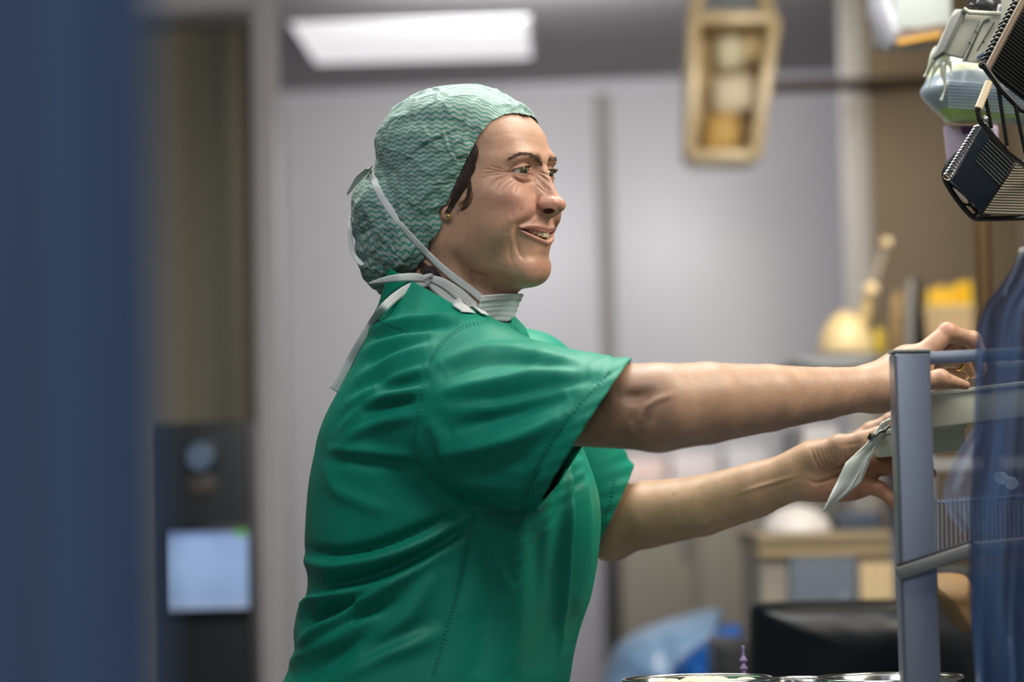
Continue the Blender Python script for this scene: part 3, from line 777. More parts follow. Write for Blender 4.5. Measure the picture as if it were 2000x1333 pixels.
# brows and lashes: many fine hairs, one mesh each
M_BROW = mat('brow_hair', (.115, .070, .042, 1), .7)
M_HAIR = mat('dark_hair', (.030, .013, .008, 1), .42, noise=.4, nscale=300)
def head_cast(h, lift=0.0003):
    """From a point of the head's frame, straight along the view, to the skin."""
    x, y = to_px(from_head(np.asarray(h, float))); return cast(BODY_BVH, x, y, lift)
r = random.Random(3)
def px_mirror(px, py):
    """The same place on the far half of the face: cast on the near half, mirror, then drop to the skin from in front."""
    p, nn = cast(BODY_BVH, px, py)
    if p is None: return None
    h = to_head(np.array(p)[None])[0]; h[1] = -h[1]
    o = Vector(from_head(h + np.array([30, 0, 0]))); hit, n2, _, _ = BODY_BVH.ray_cast(o, Vector(-hF))
    return hit
for side in (1, -1):
    bw = MB()
    for i in range(190):
        t = r.random(); pl = spline(L_BROW, 40); k = t * 40; i0 = min(int(k), 39)
        b = pl[i0] * (1 - (k - i0)) + pl[i0 + 1] * (k - i0)
        wd = 1.2 + 5.2 * t if t < .8 else 5.4 * (1 - (t - .8) * 2.2)
        off = r.uniform(-1, 1) * wd
        x0, y0 = b[0], b[1] + off
        ln_ = r.uniform(5, 9); ang = math.radians(200 - 65 * t + r.uniform(-9, 9))
        x1, y1 = x0 + math.cos(ang) * ln_, y0 - math.sin(ang) * ln_ * .75
        if side == 1: a, c = cast(BODY_BVH, x0, y0, .0002)[0], cast(BODY_BVH, x1, y1, .0012)[0]
        else: a, c = px_mirror(x0, y0), px_mirror(x1, y1)
        if a is None or c is None or (a - c).length > .012: continue
        bw.tube([a, (a + c) / 2 + Vector(hF) * .0005, c], [.00022, .00020, .00006], 4)
    bw.build('eyebrow', M_BROW, person, angle=0)
    ls = MB()
    for row, n_ in ((1, 44), (0, 26)):
        for i in range(n_):
            s_ = -13.5 + 27.5 * (i + r.random() * .6) / n_; t = abs(s_ / 16.0)
            u = (4.3 * (1 - t ** 2.3) - .07 * s_) if row else (-2.8 * (1 - t ** 2.2) - .07 * s_)
            rr = math.sqrt(max(13.3 ** 2 - s_ * s_ - u * u, 1))
            p0 = EYE + np.array([rr, s_ + .3, u]); p0[1] *= side
            L = (r.uniform(4.2, 6.0) if row else r.uniform(1.5, 2.4))
            dr = np.array([.85, (.25 + .04 * s_) * side, .25 if row else -.45]); dr /= np.linalg.norm(dr)
            up = np.array([0, 0, .22 if row else -.12])
            pts = [p0 - dr * .6, p0 + dr * L * .5 + up * L * .2, p0 + dr * L * .95 + up * L]
            ls.tube([Vector(from_head(a)) for a in pts], [.00016, .00013, .00004], 4)
    ls.build('eyelashes', M_BROW, person, angle=0)
# hair showing below the rim of the cap: strands from under the rim to the temple
hm = MB()
def strand(pts, r0, lift=.0012):
    out = []
    for x, y in spline(pts, 14):
        p, nn = cast(BODY_BVH, x, y, lift)
        if p is not None and (not out or (p - out[-1]).length < .03): out.append(p)
    if len(out) > 3:
        m = len(out); hm.tube(out, [r0 * (.35 + .65 * math.sin(math.pi * min(1, .15 + .85 * (1 - k / (m - 1))))) for k in range(m)], 6)
for i in range(300):
    u = r.random()
    x0 = 930 - 45 * u + r.uniform(-5, 5); y0 = 285 + 95 * u
    w_ = 2 + 9 * math.sin(math.pi * min(1, u * 1.05)) * r.random()
    strand([(x0 - 14, y0 - 20), (x0 - 3 + w_, y0 + 2), (x0 + w_ - 4, y0 + 20), (x0 - 14 + w_ * .6, y0 + 40)], r.uniform(.0003, .0006), r.uniform(.0003, .0015))
for i in range(11):
    o_ = r.uniform(-5, 7); e_ = r.uniform(-10, 14)
    strand([(905 + o_, 318), (914 + o_ * .8, 345), (916 + o_ * .7, 370 + e_ * .3), (909 + o_ * .4, 392 + e_ * .6), (897 + o_, 402 + e_)], r.uniform(.00015, .0003), r.uniform(.0004, .0015))
for i in range(5):
    o_ = r.uniform(-3, 8)
    strand([(908 + o_, 340), (918 + o_, 375), (914 + o_, 398), (900 + o_, 410)], .00025, .0008)
hm.build('hair', M_HAIR, person, angle=0); hm = MB()
for i in range(90):                                       # nape
    o_ = r.uniform(-16, 14); e_ = r.uniform(-18, 8)
    strand([(800 + o_, 500), (824 + o_, 516 + o_ * .3), (842 + o_ + e_ * .3, 530 + e_ * .5), (852 + o_ + e_, 548 + e_)], r.uniform(.0003, .0006), r.uniform(.0003, .0015))
hm.build('hair', M_HAIR, person, angle=0)
# gold ear stud
M_GOLD = mat('gold', (.80, .52, .14, 1), .22, 1.0)
es = MB(); c_, n_ = cast(BODY_BVH, 876, 422, .0012)
if c_ is not None:
    es.ball(c_, .0021, 14, 10); es.build('ear_stud', M_GOLD, person)
# gold ring on the right hand
rg = MB(); a_, b_ = np.array(R_FING['ring'][0][1]), np.array(R_FING['ring'][0][2]); ax = Vector(b_ - a_).normalized()
u_ = ax.orthogonal().normalized(); w_ = ax.cross(u_); cc = Vector(a_ * .35 + b_ * .65)
rg.tube([cc + (u_ * math.cos(t) + w_ * math.sin(t)) * .0094 for t in np.linspace(0, 2 * math.pi, 28, endpoint=False)], .0013, 8, closed=True)
rg.build('finger_ring', M_GOLD, person)

# ------------------------------------------------------------------ hair cover
CAP_EDGE = [(1075, 236), (1040, 229), (1012, 229), (985, 236), (960, 250), (938, 276), (922, 305), (907, 335), (894, 364), (881, 400), (870, 438), (852, 484), (826, 515), (800, 541), (772, 562), (747, 586), (735, 620)]
CAP_OUT = [(1046, 232), (1036, 216), (1010, 190), (980, 172), (940, 163), (890, 158), (850, 170), (800, 195), (760, 225), (740, 246), (733, 280), (726, 310), (722, 338), (706, 358), (692, 372), (684, 388), (682, 420), (690, 462), (704, 500), (712, 540), (726, 570), (745, 586)]
def cap_sdf(h):
    P3 = np.stack([h[..., 0], np.abs(h[..., 1]), h[..., 2]], -1)
    d = head_sdf_simple(P3) - 4.5
    d = smin(d, ell(P3, (-31, 0, 32), (80, 77, 65)), 16)
    d = smin(d, ell(P3, (-80, 10, -36), (59, 60, 52)), 18)
    d = smin(d, ell(P3, (-86, 0, -88), (52, 52, 46)), 30)
    d = smin(d, ell(P3, (-22, 26, -30), (46, 52, 56)), 22)
    d = smin(d, ell(P3, (-50, 24, -72), (46, 44, 52)), 20)
    return d
def head_sdf_simple(P3):
    d = ell(P3, (-4, 0, 18), (80, 76, 75))
    return smin(d, ell(P3, (38, 0, 44), (30, 54, 31)), 16)
def capf(p):
    h = to_head(p)
    d = cap_sdf(h)
    sx, sy = face_xy(h)
    # gathers and crumples
    near = np.abs(d) < 12
    if near.any():
        x, y = sx[near], sy[near]; D = d[near].copy(); hh = h[near]
        # strong creases running to the rim
        D = D + 1.7 * vnoise(hh, .018, 5) + 1.5 * np.abs(vnoise(hh, .026, 6)) - .8 + .7 * np.abs(vnoise(hh, .06, 8))
        dd = pdist(x, y, CAP_EDGE)[0]
        rim = gauss(dd, 42)
        tt = (x * .55 + y * .83)
        D = D + rim * (1.0 * np.sin(tt / 6.5 + 2 * vnoise(hh, .012, 3)) + .6 * np.sin(tt / 3.4 + 3))
        D = D + 3.0 * gauss(dd, 9)                     # drawn in at the rim
        for pts, s_, a_ in (([(820, 292), (870, 272), (925, 243)], 3, -1.6), ([(822, 297), (872, 279), (926, 250)], 3, 1.2), ([(867, 262), (880, 305), (897, 332)], 2.6, -1.4),
                            ([(872, 262), (885, 303), (900, 326)], 2.6, 1.2), ([(815, 380), (850, 366), (885, 362)], 2.6, -1.2), ([(815, 384), (850, 371), (885, 367)], 3, 1),
                            ([(840, 375), (850, 400), (856, 420)], 2.5, -1), ([(760, 250), (748, 320), (760, 370)], 5, 1.6), ([(775, 340), (770, 400), (790, 470)], 4, 1.4), ([(786, 340), (781, 400), (800, 470)], 4, -1.1),
                            ([(724, 330), (740, 380), (800, 465), (850, 520)], 7, 2.2), ([(700, 400), (730, 470), (735, 560)], 4, 1.3), ([(745, 440), (752, 500), (740, 570)], 4, -1.3),
                            ([(800, 250), (840, 215), (900, 190)], 4, -1.0), ([(850, 190), (900, 215), (950, 225)], 3.5, 1.2), ([(905, 205), (935, 235), (940, 260)], 3, -1.1), ([(700, 345), (735, 352), (760, 345)], 5, 1.6),
                            ([(890, 200), (920, 198), (960, 205)], 3, -1.0), ([(780, 320), (830, 305), (880, 300)], 3, -.7), ([(730, 420), (700, 440), (690, 470)], 4, 1.2), ([(830, 420), (850, 460), (840, 500)], 3, -.8)):
            dl, t = pdist(x, y, pts); D = D + a_ * gauss(dl, s_) * np.sin(np.clip(t, .04, .96) * math.pi) ** .5
        d = d.copy(); d[near] = D
    return d * HS
cl = HO + np.array([-.14, -.13, -.155]); ch = HO + np.array([.105, .13, .125])
v, q = nets(capf, steps(cl[0], ch[0], .0022), steps(cl[1], ch[1], .0022, [(.02, .2, .004)]), steps(cl[2], ch[2], .0022), newton=1)
v, q = islands(v, q)
h = to_head(v); sx, sy = face_xy(h)
poly = CAP_EDGE + [(735, 760), (400, 760), (400, 60), (1120, 60), (1120, 236)]
sd = inpoly(sx, sy, poly)
keep = sd[q].min(1) < 0
q = q[keep]; u = np.unique(q); re_ = np.full(len(v), -1); re_[u] = np.arange(len(u)); v = v[u]; q = re_[q]; h = h[u]; sx, sy, sd = sx[u], sy[u], sd[u]
# slide the rim's outermost points onto the drawn edge
out = sd > 0
e_ = .4
gx = (inpoly(sx[out] + e_, sy[out], poly) - inpoly(sx[out] - e_, sy[out], poly)) / (2 * e_)
gy = (inpoly(sx[out], sy[out] + e_, poly) - inpoly(sx[out], sy[out] - e_, poly)) / (2 * e_)
v[out] -= (sd[out] * gx)[:, None] * MMPX * HS * CR[None] - (sd[out] * gy)[:, None] * MMPX * HS * CU[None]
for i, p_ in enumerate(v):                               # nowhere under the skin
    loc, nn, _, dist_ = BODY_BVH.find_nearest(Vector(p_), .03)
    if loc is None: continue
    s_ = (Vector(p_) - loc).dot(nn)
    if s_ < .0022: v[i] = np.array(loc + nn * (.0022 if s_ > -.012 else .0022))
h = to_head(v)
ang = np.arctan2(h[:, 2] - 5, np.abs(h[:, 1]) + 6)
uvw = np.stack([h[:, 0] + .25 * h[:, 2], 78 * ang, h[:, 1]], 1)
me = mesh_np('hair_cover', v, q)
at = me.attributes.new('cloth', 'FLOAT_VECTOR', 'POINT'); at.data.foreach_set('vector', uvw.astype(np.float32).ravel())
def cap_material():
    m = bpy.data.materials.new('cap_cloth'); m.use_nodes = True; nt = m.node_tree; b = nt.nodes['Principled BSDF']
    a = nt.nodes.new('ShaderNodeAttribute'); a.attribute_name = 'cloth'
    sp = nt.nodes.new('ShaderNodeSeparateXYZ'); lk(nt, a.outputs['Vector'], sp.inputs[0])
    tc = nt.nodes.new('ShaderNodeTexCoord')
    nz = nt.nodes.new('ShaderNodeTexNoise'); nz.inputs['Scale'].default_value = 14; lk(nt, tc.outputs['Object'], nz.inputs['Vector'])
    def M(op, x, y, z=None):
        n = nt.nodes.new('ShaderNodeMath'); n.operation = op
        for i, s_ in enumerate((x, y, z)):
            if s_ is None: continue
            if isinstance(s_, (int, float)): n.inputs[i].default_value = s_
            else: lk(nt, s_, n.inputs[i])
        return n.outputs[0]
    wob = M('MULTIPLY', M('SUBTRACT', nz.outputs['Fac'], .5), 6.0)
    tri = M('PINGPONG', M('DIVIDE', sp.outputs['X'], 5.4), 1.0)             # zig-zag, 11 mm long
    sm = M('SMOOTH_MAX', M('SMOOTH_MIN', tri, .86, .4), .14, .4)
    row = M('ADD', M('ADD', sp.outputs['Y'], M('MULTIPLY', sm, 2.7)), wob)
    fr = M('FRACT', M('DIVIDE', row, 4.4), 0)
    dist = M('ABSOLUTE', M('SUBTRACT', fr, .5), 0)
    rp = nt.nodes.new('ShaderNodeMapRange'); rp.interpolation_type = 'SMOOTHSTEP'
    rp.inputs[1].default_value = .13; rp.inputs[2].default_value = .24; rp.inputs[3].default_value = 1; rp.inputs[4].default_value = 0
    lk(nt, dist, rp.inputs[0])
    n2 = nt.nodes.new('ShaderNodeTexNoise'); n2.inputs['Scale'].default_value = 420; n2.inputs['Detail'].default_value = 3; lk(nt, tc.outputs['Object'], n2.inputs['Vector'])
    fac = M('MULTIPLY', rp.outputs[0], M('MULTIPLY_ADD', n2.outputs['Fac'], .5, .62))
    mx = nt.nodes.new('ShaderNodeMix'); mx.data_type = 'RGBA'; lk(nt, fac, mx.inputs[0])
    mx.inputs[6].default_value = (.27, .345, .295, 1); mx.inputs[7].default_value = (.001, .185, .122, 1)
    lk(nt, mx.outputs[2], b.inputs['Base Color']); b.inputs['Roughness'].default_value = .72
    b.inputs['Sheen Weight'].default_value = .15
    vo = nt.nodes.new('ShaderNodeTexVoronoi'); vo.feature = 'DISTANCE_TO_EDGE'; vo.inputs['Scale'].default_value = 38
    wv = nt.nodes.new('ShaderNodeVectorMath'); wv.operation = 'MULTIPLY_ADD'; wv.inputs[1].default_value = (.03, .03, .03); lk(nt, nz.outputs['Color'], wv.inputs[0]); lk(nt, tc.outputs['Object'], wv.inputs[2]); lk(nt, wv.outputs[0], vo.inputs['Vector'])
    b0 = nt.nodes.new('ShaderNodeBump'); b0.inputs['Strength'].default_value = .36; b0.inputs['Distance'].default_value = .006; b0.invert = True
    r0 = nt.nodes.new('ShaderNodeMapRange'); r0.inputs[1].default_value = 0; r0.inputs[2].default_value = .22; lk(nt, vo.outputs['Distance'], r0.inputs[0]); lk(nt, r0.outputs[0], b0.inputs['Height'])
    bp = nt.nodes.new('ShaderNodeBump'); bp.inputs['Strength'].default_value = .35; bp.inputs['Distance'].default_value = .001
    lk(nt, b0.outputs[0], bp.inputs['Normal']); lk(nt, n2.outputs['Fac'], bp.inputs['Height']); lk(nt, bp.outputs[0], b.inputs['Normal'])
    return m
cap = link('hair_cover', me, cap_material(), person)
so = cap.modifiers.new('thickness', 'SOLIDIFY'); so.thickness = .0009; so.offset = 0
CAP_BVH = BVHTree.FromPolygons([tuple(a) for a in v], [tuple(a) for a in q])

# ------------------------------------------------------------------ scrub top
SY = .03
T_Y = [560, 600, 640, 700, 760, 850, 900, 960, 1000, 1050, 1090, 1130, 1165, 1200, 1230, 1270, 1300, 1340, 1450, 1560]
T_L = [815, 768, 734, 702, 667, 626, 616, 606, 602, 598, 598, 604, 600, 584, 578, 580, 570, 552, 540, 545]
T_R = [880, 940, 985, 1030, 1066, 1108, 1124, 1147, 1156, 1162, 1163, 1160, 1155, 1143, 1133, 1122, 1117, 1111, 1100, 1095]
T_B = [.050, .080, .110, .150, .168, .170, .168, .165, .163, .160, .158, .157, .157, .158, .160, .163, .166, .170, .180, .185]
def ptop(p):
    """Drawing-plane coordinates at the trunk's own depth."""
    q = p.copy(); q[:, 1] = SY
    return to_px(q)
SH_AX = np.array([1.0, -.10, 0])
RHEM, LHEM = P(1137, 857, -.205), P(1192, 1004, .225)
RSL0, LSL0 = P(915, 742, -.115), P(1015, 770, .20)
RHN = .84 * CR - .53 * CU - .10 * CF; RHN /= np.linalg.norm(RHN)
LHN = .90 * CR - .43 * CU; LHN /= np.linalg.norm(LHN)
def slv(p):
    # right sleeve: tall oval tube widening to the hem and running a little past it
    ax = RHEM - RSL0; e = RSL0 + ax * 1.22
    o0 = P(905, 812, -.120)
    d = econe(p, o0, P(1141, 856, -.205) + (P(1141, 856, -.205) - o0) * .2, .084, .0870, .86, .80)
    d = smin(d, cone(p, P(985, 712, -.10), P(1180, 785, -.215), .036, .028), .02)
    l = cone(p, LSL0, LHEM + (LHEM - LSL0) * .16, .078, .047)
    l = smin(l, cone(p, P(1110, 925, .20), LHEM + CR * .012 + CU * .012, .030, .038), .02)
    return d, l
def scrub_trunk(p):
    x, y = ptop(p)
    l = tab(y, T_Y, T_L); r = tab(y, T_Y, T_R); b = tab(y, T_Y, T_B)
    sc = (2.65 + SY) / FPX
    cx = (l + r) / 2; a = (r - l) / 2 * sc
    X = (x - cx) * sc; Y = p[:, 1] - SY - X * .10
    n = 2.25
    q = (np.abs(X / a) ** n + np.abs(Y / b) ** n + 1e-9) ** (1 / n)
    rr = np.hypot(X, Y) + 1e-6
    d = (1 - 1 / q) * rr * .85
    d = smax(d, (575 - y) * sc, .02)
    d = smax(d, (y - 1545) * sc, .004)
    # collar round the neck, shoulders
    d = smin(d, cone(p, P(838, 568, .0), P(868, 680, .02), .048, .085), .05)
    d = smin(d, cone(p, P(895, 672, -.05), P(925, 712, -.12), .042, .046), .05)
    d = smin(d, ell(p, P(1022, 975, .02), (.068, .135, .09)), .05)
    return d
def scrub(p):
    d = scrub_trunk(p); s, lft = slv(p)
    d = smin(d, s, .024); d = smin(d, lft, .03)
    return d
v, q = nets(scrub, steps(-.30, .24, .0036), steps(-.32, .32, .0036, [(.06, .4, .006)]), steps(.80, 1.46, .0036), newton=2, slack=1.5)
v, q = islands(v, q)
# folds, drawn over the side that faces the aisle: (line, half-width px, height mm)
FOLDS = [
 # back of the shoulder
 ([(715, 648), (760, 636), (820, 626), (890, 621), (950, 622)], 8, 5), ([(722, 664), (770, 652), (830, 641), (885, 632)], 8, -5),
 ([(700, 700), (745, 673), (800, 656), (850, 646)], 9, 4.5), ([(712, 716), (760, 690), (830, 664)], 8, -3.5),
 ([(690, 752), (735, 718), (785, 692), (842, 676)], 9, 4), ([(690, 775), (740, 742), (790, 722), (835, 708)], 8, -3),
 ([(672, 800), (715, 765), (765, 738), (828, 716)], 9, 4), ([(730, 756), (775, 748), (825, 738)], 11, -6.5), ([(664, 850), (700, 806), (750, 777), (822, 761)], 9, 4.5),
 ([(700, 808), (750, 790), (816, 782)], 11, -6.5), ([(655, 880), (700, 845), (760, 822), (815, 812)], 10, 4), ([(650, 880), (690, 880), (740, 884), (800, 893)], 8, 4), ([(650, 898), (720, 905), (810, 908)], 10, -3),
 ([(640, 900), (650, 950), (700, 980), (760, 1000)], 12, 2.5),
 # sleeve
 ([(865, 712), (915, 690), (980, 680), (1060, 690), (1125, 706)], 9, 3.5), ([(870, 736), (930, 712), (1000, 704), (1080, 712), (1140, 722)], 10, -4),
 ([(862, 772), (910, 757), (990, 742), (1060, 728), (1150, 722)], 11, 4.5), ([(868, 800), (930, 785), (1010, 768), (1090, 750), (1165, 738)], 10, -4),
 ([(850, 800), (900, 795), (960, 790)], 10, 2.5), ([(880, 838), (950, 822), (1030, 798), (1110, 772)], 14, -6.5), ([(868, 888), (930, 876), (1000, 860), (1060, 838), (1105, 812)], 12, 5.5),
 ([(870, 915), (950, 912), (1030, 895)], 14, -3), ([(880, 945), (950, 950), (1020, 960)], 12, 3), ([(838, 820), (860, 860), (880, 930)], 12, 3),
 # under the arm: the big swags
 ([(596, 1098), (650, 1104), (700, 1097), (760, 1083), (840, 1052), (922, 1003)], 11, 7), ([(600, 1078), (660, 1084), (720, 1076), (800, 1048), (905, 1000)], 10, -7),
 ([(625, 1150), (690, 1140), (760, 1118), (850, 1072), (926, 1018)], 11, -8.5), ([(600, 1180), (660, 1160), (730, 1142), (800, 1115), (880, 1062)], 11, 6),
 ([(596, 1210), (650, 1196), (700, 1172)], 12, -8), ([(582, 1205), (600, 1185), (640, 1172), (690, 1160)], 10, 5), ([(585, 1262), (620, 1230), (680, 1190), (740, 1160), (790, 1130)], 9, 6),
 ([(590, 1285), (640, 1245), (700, 1205), (760, 1175)], 11, -6.5), ([(560, 1300), (600, 1275), (660, 1235), (720, 1205)], 10, 6), ([(580, 1330), (640, 1290), (720, 1240)], 14, -6),
 ([(670, 1330), (730, 1290), (800, 1262), (850, 1240)], 14, 5), ([(700, 1290), (760, 1255), (840, 1215)], 14, -4), ([(850, 1120), (800, 1200), (760, 1240)], 14, 3),
 ([(940, 1010), (960, 1080), (990, 1150)], 9, 2.5), ([(930, 1030), (915, 1100), (900, 1180)], 10, -2.5),
 # front pleats
 ([(1108, 905), (1114, 960), (1112, 1050), (1104, 1180), (1090, 1333)], 5, 5.5), ([(1122, 920), (1128, 1010), (1122, 1120), (1108, 1260)], 7, -4.5), ([(1094, 930), (1095, 1040), (1085, 1160), (1060, 1330)], 14, -4),
 ([(1131, 900), (1146, 970), (1148, 1060), (1136, 1160), (1112, 1280)], 6, 4), ([(1010, 1010), (1015, 1150), (1000, 1330)], 22, 4), ([(1050, 1030), (1052, 1150), (1040, 1330)], 20, -4), ([(960, 1040), (955, 1180), (930, 1330)], 18, -3.5),
 ([(940, 990), (985, 1000), (1035, 996)], 6, -4), ([(935, 978), (980, 972), (1030, 978)], 6, 2.5)]
x, y = to_px(v); g = grad(scrub, v, .002); g /= np.linalg.norm(g, axis=1)[:, None] + 1e-9
facing = np.clip(-(g @ CF) * 1.6 + .35, 0, 1) * (v[:, 1] < .10)
disp = np.zeros(len(v)); act = facing > .01
X, Y, A = x[act], y[act], np.zeros(act.sum())
for pts, s_, a_ in FOLDS:
    sp_ = spline(pts, 10); dl, t = pdist(X, Y, sp_)
    A += a_ * (.0019 if pts[0][0] < 640 and pts[0][1] > 1000 else .0015) * gauss(dl, s_ * 1.15) * np.sin(np.clip(t, .03, .97) * math.pi) ** .55
disp[act] = A * facing[act]
disp += .0011 * vnoise(v, 7.0, 2) + .0005 * vnoise(v, 18., 4)
# far sleeve: short crumples at its hem
fs = (v[:, 1] > .12) & (x > 1100)
dl = np.abs((x - 1222) * .90 + (y - 945) * .43)
disp[fs] += .0009 * gauss(dl[fs], 40) * np.sin(y[fs] / 5.0 + x[fs] / 16)
hemr = np.abs((v - RHEM) @ RHN); rs_ = (v[:, 1] < -.02) & (x > 1000)
disp[rs_] += .0007 * gauss(hemr[rs_], .018) * np.sin(y[rs_] / 4.2 + x[rs_] / 9) 
disp[rs_] -= .0018 * gauss(np.abs(hemr[rs_] - .016), .0028)                       # stitched hem line
v = v + g * disp[:, None]
me = mesh_np('scrub_top', v, q)
bm = bmesh.new(); bm.from_mesh(me)
def cut(pt, nrm, test, bm, side=None):
    pt, nrm = Vector(pt), Vector(nrm)
    fs = [f for f in bm.faces if test(f.calc_center_median())]
    cs = np.array([tuple(f.calc_center_median()) for f in fs])
    if side is not None:
        sv = slv(cs)[side]; ok = (scrub_trunk(cs) > .008) & (sv < .02); fs = [f for f, k in zip(fs, ok) if k]
    gm = list({e for f in fs for e in f.edges} | {w for f in fs for w in f.verts}) + fs
    r = bmesh.ops.bisect_plane(bm, geom=gm, plane_co=pt, plane_no=nrm, dist=1e-5)
    kill = [f for f in r['geom'] if isinstance(f, bmesh.types.BMFace) and (f.calc_center_median() - pt).dot(nrm) > 1e-6]
    bmesh.ops.delete(bm, geom=kill, context='FACES')
rh, lh = Vector(RHEM), Vector(LHEM)
cut(RHEM, RHN, lambda c: c.y < -.075 and (c - rh).length < .19 and c.x > P(1010, 0, -.2)[0] and c.z > P(0, 1120, -.2)[2], bm, 0)
cut(LHEM, LHN, lambda c: (c - lh).length < .10 and c.y > .10, bm, 1)
n1 = (.49 * CR + .87 * CU)
cut(P(892, 598, 0), n1, lambda c: c.z > P(0, 660, 0)[2] and c.x < P(985, 0, 0)[0] and c.y > -.085, bm)
bm.to_mesh(me); bm.free()
M_SCRUB = mat('green_cotton', (.001, .225, .138, 1), .52, noise=.10, nscale=60, bump=.10, bscale=1200, spec=.32, sheen=.0)
scr = link('scrub_top', me, M_SCRUB, person)
so = scr.modifiers.new('thickness', 'SOLIDIFY'); so.thickness = .0014; so.offset = -1
bmv = [w.co.copy() for w in me.vertices]
SCR_BVH = BVHTree.FromPolygons(bmv, [tuple(p.vertices) for p in me.polygons])
# seams: two rows of stitches in a slight ridge
M_SEAM = mat('green_seam', (.006, .17, .115, 1), .7, spec=.3)
def seam(name, pts, n, off=4.5):
    b = MB()
    for o_ in (-off / 2, off / 2):
        sp_ = spline(pts, n); run = []
        for i, (px, py) in enumerate(sp_):
            a = sp_[min(i + 1, n)] - sp_[max(i - 1, 0)]; a /= np.linalg.norm(a) + 1e-9
            p, nn = cast(SCR_BVH, px - a[1] * o_, py + a[0] * o_, .0002)
            if p is None: continue
            run.append(p)
        for i in range(0, len(run) - 2, 2):
            if (run[i + 1] - run[i]).length < .012: b.tube([run[i], (run[i] + run[i + 1]) / 2 , run[i + 1]], [.0003, .0009, .0003], 5)
    return b.build(name, M_SEAM, scr, angle=0)
ARMHOLE = [(958, 627), (905, 640), (866, 668), (840, 712), (826, 770), (811, 840), (812, 885), (842, 930), (885, 962), (925, 990)]
seam('armhole_seam', ARMHOLE, 150)
seam('side_seam', [(928, 998), (908, 1085), (884, 1190), (846, 1320)], 110)
seam('hem_seam', [(1192, 726), (1150, 772), (1103, 826), (1064, 880), (1040, 930), (1026, 972)], 70, 3)
seam('hem_seam', [(1200, 938), (1192, 985), (1176, 1022)], 24, 3)
seam('collar_seam', [(738, 628), (775, 640), (800, 652)], 24, 3)
# trousers and shoes, below the frame
tb = MB()
for s_ in (-1, 1):
    hip = Vector((P(835, 0, 0)[0] + .02, .035 + s_ * .085, .93)); kn = Vector((hip.x + .03, .035 + s_ * .095, .48)); an = Vector((hip.x - .02, .035 + s_ * .10, .085))
    pts = spline([hip, (hip + kn) / 2, kn, (kn + an) / 2, an], 16)
    tb.tube([Vector(a) for a in pts], list(np.interp(np.linspace(0, 1, 17), [0, .2, .5, 1], [.105, .102, .082, .075])), 20)
tr = tb.build('trousers', M_SCRUB, person)
M_SHOE = mat('white_clog', (.62, .62, .60, 1), .4)
for s_ in (-1, 1):
    sb = MB(); c = Vector((P(835, 0, 0)[0] + .05, .035 + s_ * .10, .0))
    sb.box(c + Vector((0, 0, .014)), (.262, .092, .028), bevel=.012, seg=3); sb.ball(c + Vector((.03, 0, .04)), .05, 20, 12, (1.95, .86, .8)); sb.ball(c + Vector((-.06, 0, .045)), .045, 18, 12, (1.3, .9, .9))
    sb.build('clog', M_SHOE, person)

# ------------------------------------------------------------------ face mask worn under the chin, with its tie bands
def cloth_attr(me, uv):
    at = me.attributes.new('cloth', 'FLOAT_VECTOR', 'POINT'); at.data.foreach_set('vector', np.asarray(uv, np.float32).ravel())
def band_material(name, c1, c2, dash):
    m = bpy.data.materials.new(name); m.use_nodes = True; nt = m.node_tree; b = nt.nodes['Principled BSDF']
    a = nt.nodes.new('ShaderNodeAttribute'); a.attribute_name = 'cloth'
    sp = nt.nodes.new('ShaderNodeSeparateXYZ'); lk(nt, a.outputs['Vector'], sp.inputs[0])
    def M(op, x, y=0.0, z=None):
        n = nt.nodes.new('ShaderNodeMath'); n.operation = op
        for i, s_ in enumerate((x, y, z)):
            if s_ is None: continue
            if isinstance(s_, (int, float)): n.inputs[i].default_value = s_
            else: lk(nt, s_, n.inputs[i])
        return n.outputs[0]
    rows = M('LESS_THAN', M('ABSOLUTE', M('SUBTRACT', M('FRACT', M('MULTIPLY', sp.outputs['X'], dash)), .5)), .16)
    das = M('LESS_THAN', M('FRACT', M('DIVIDE', sp.outputs['Y'], 2.2)), .6)
    fac = M('MULTIPLY', M('MULTIPLY', rows, das), .55)
    mx = nt.nodes.new('ShaderNodeMix'); mx.data_type = 'RGBA'; lk(nt, fac, mx.inputs[0]); mx.inputs[6].default_value = c1; mx.inputs[7].default_value = c2
    lk(nt, mx.outputs[2], b.inputs['Base Color']); b.inputs['Roughness'].default_value = .75
    bp = nt.nodes.new('ShaderNodeBump'); bp.inputs['Strength'].default_value = .4; bp.inputs['Distance'].default_value = .0006; bp.invert = True
    lk(nt, fac, bp.inputs['Height']); lk(nt, bp.outputs[0], b.inputs['Normal'])
    b.inputs['Subsurface Weight'].default_value = .0
    return m
M_BAND = band_material('mask_band', (.62, .64, .60, 1), (.30, .36, .38, 1), 3.0)
M_MASK = band_material('mask_cloth', (.50, .62, .60, 1), (.40, .50, .50, 1), 1.0)
def sheet(name, rows, m, parent, thick=.0007, uv=None):
    nr, nc = len(rows), len(rows[0]); V_ = np.array(rows, float).reshape(-1, 3)
    i, j = np.meshgrid(np.arange(nr - 1), np.arange(nc - 1), indexing='ij'); k = (i * nc + j).ravel()
    q_ = np.stack([k, k + 1, k + nc + 1, k + nc], 1)
    me = mesh_np(name, V_, q_)
    if uv is None:
        ln_ = np.concatenate([[0], np.cumsum(np.linalg.norm(np.diff(np.array(rows)[:, nc // 2], axis=0), axis=1))]) * 1000
        uv = np.array([[(c / (nc - 1)), ln_[r_], 0] for r_ in range(nr) for c in range(nc)])
    cloth_attr(me, uv)
    o = link(name, me, m, parent); so = o.modifiers.new('thickness', 'SOLIDIFY'); so.thickness = thick; so.offset = 0
    return o
rows = []
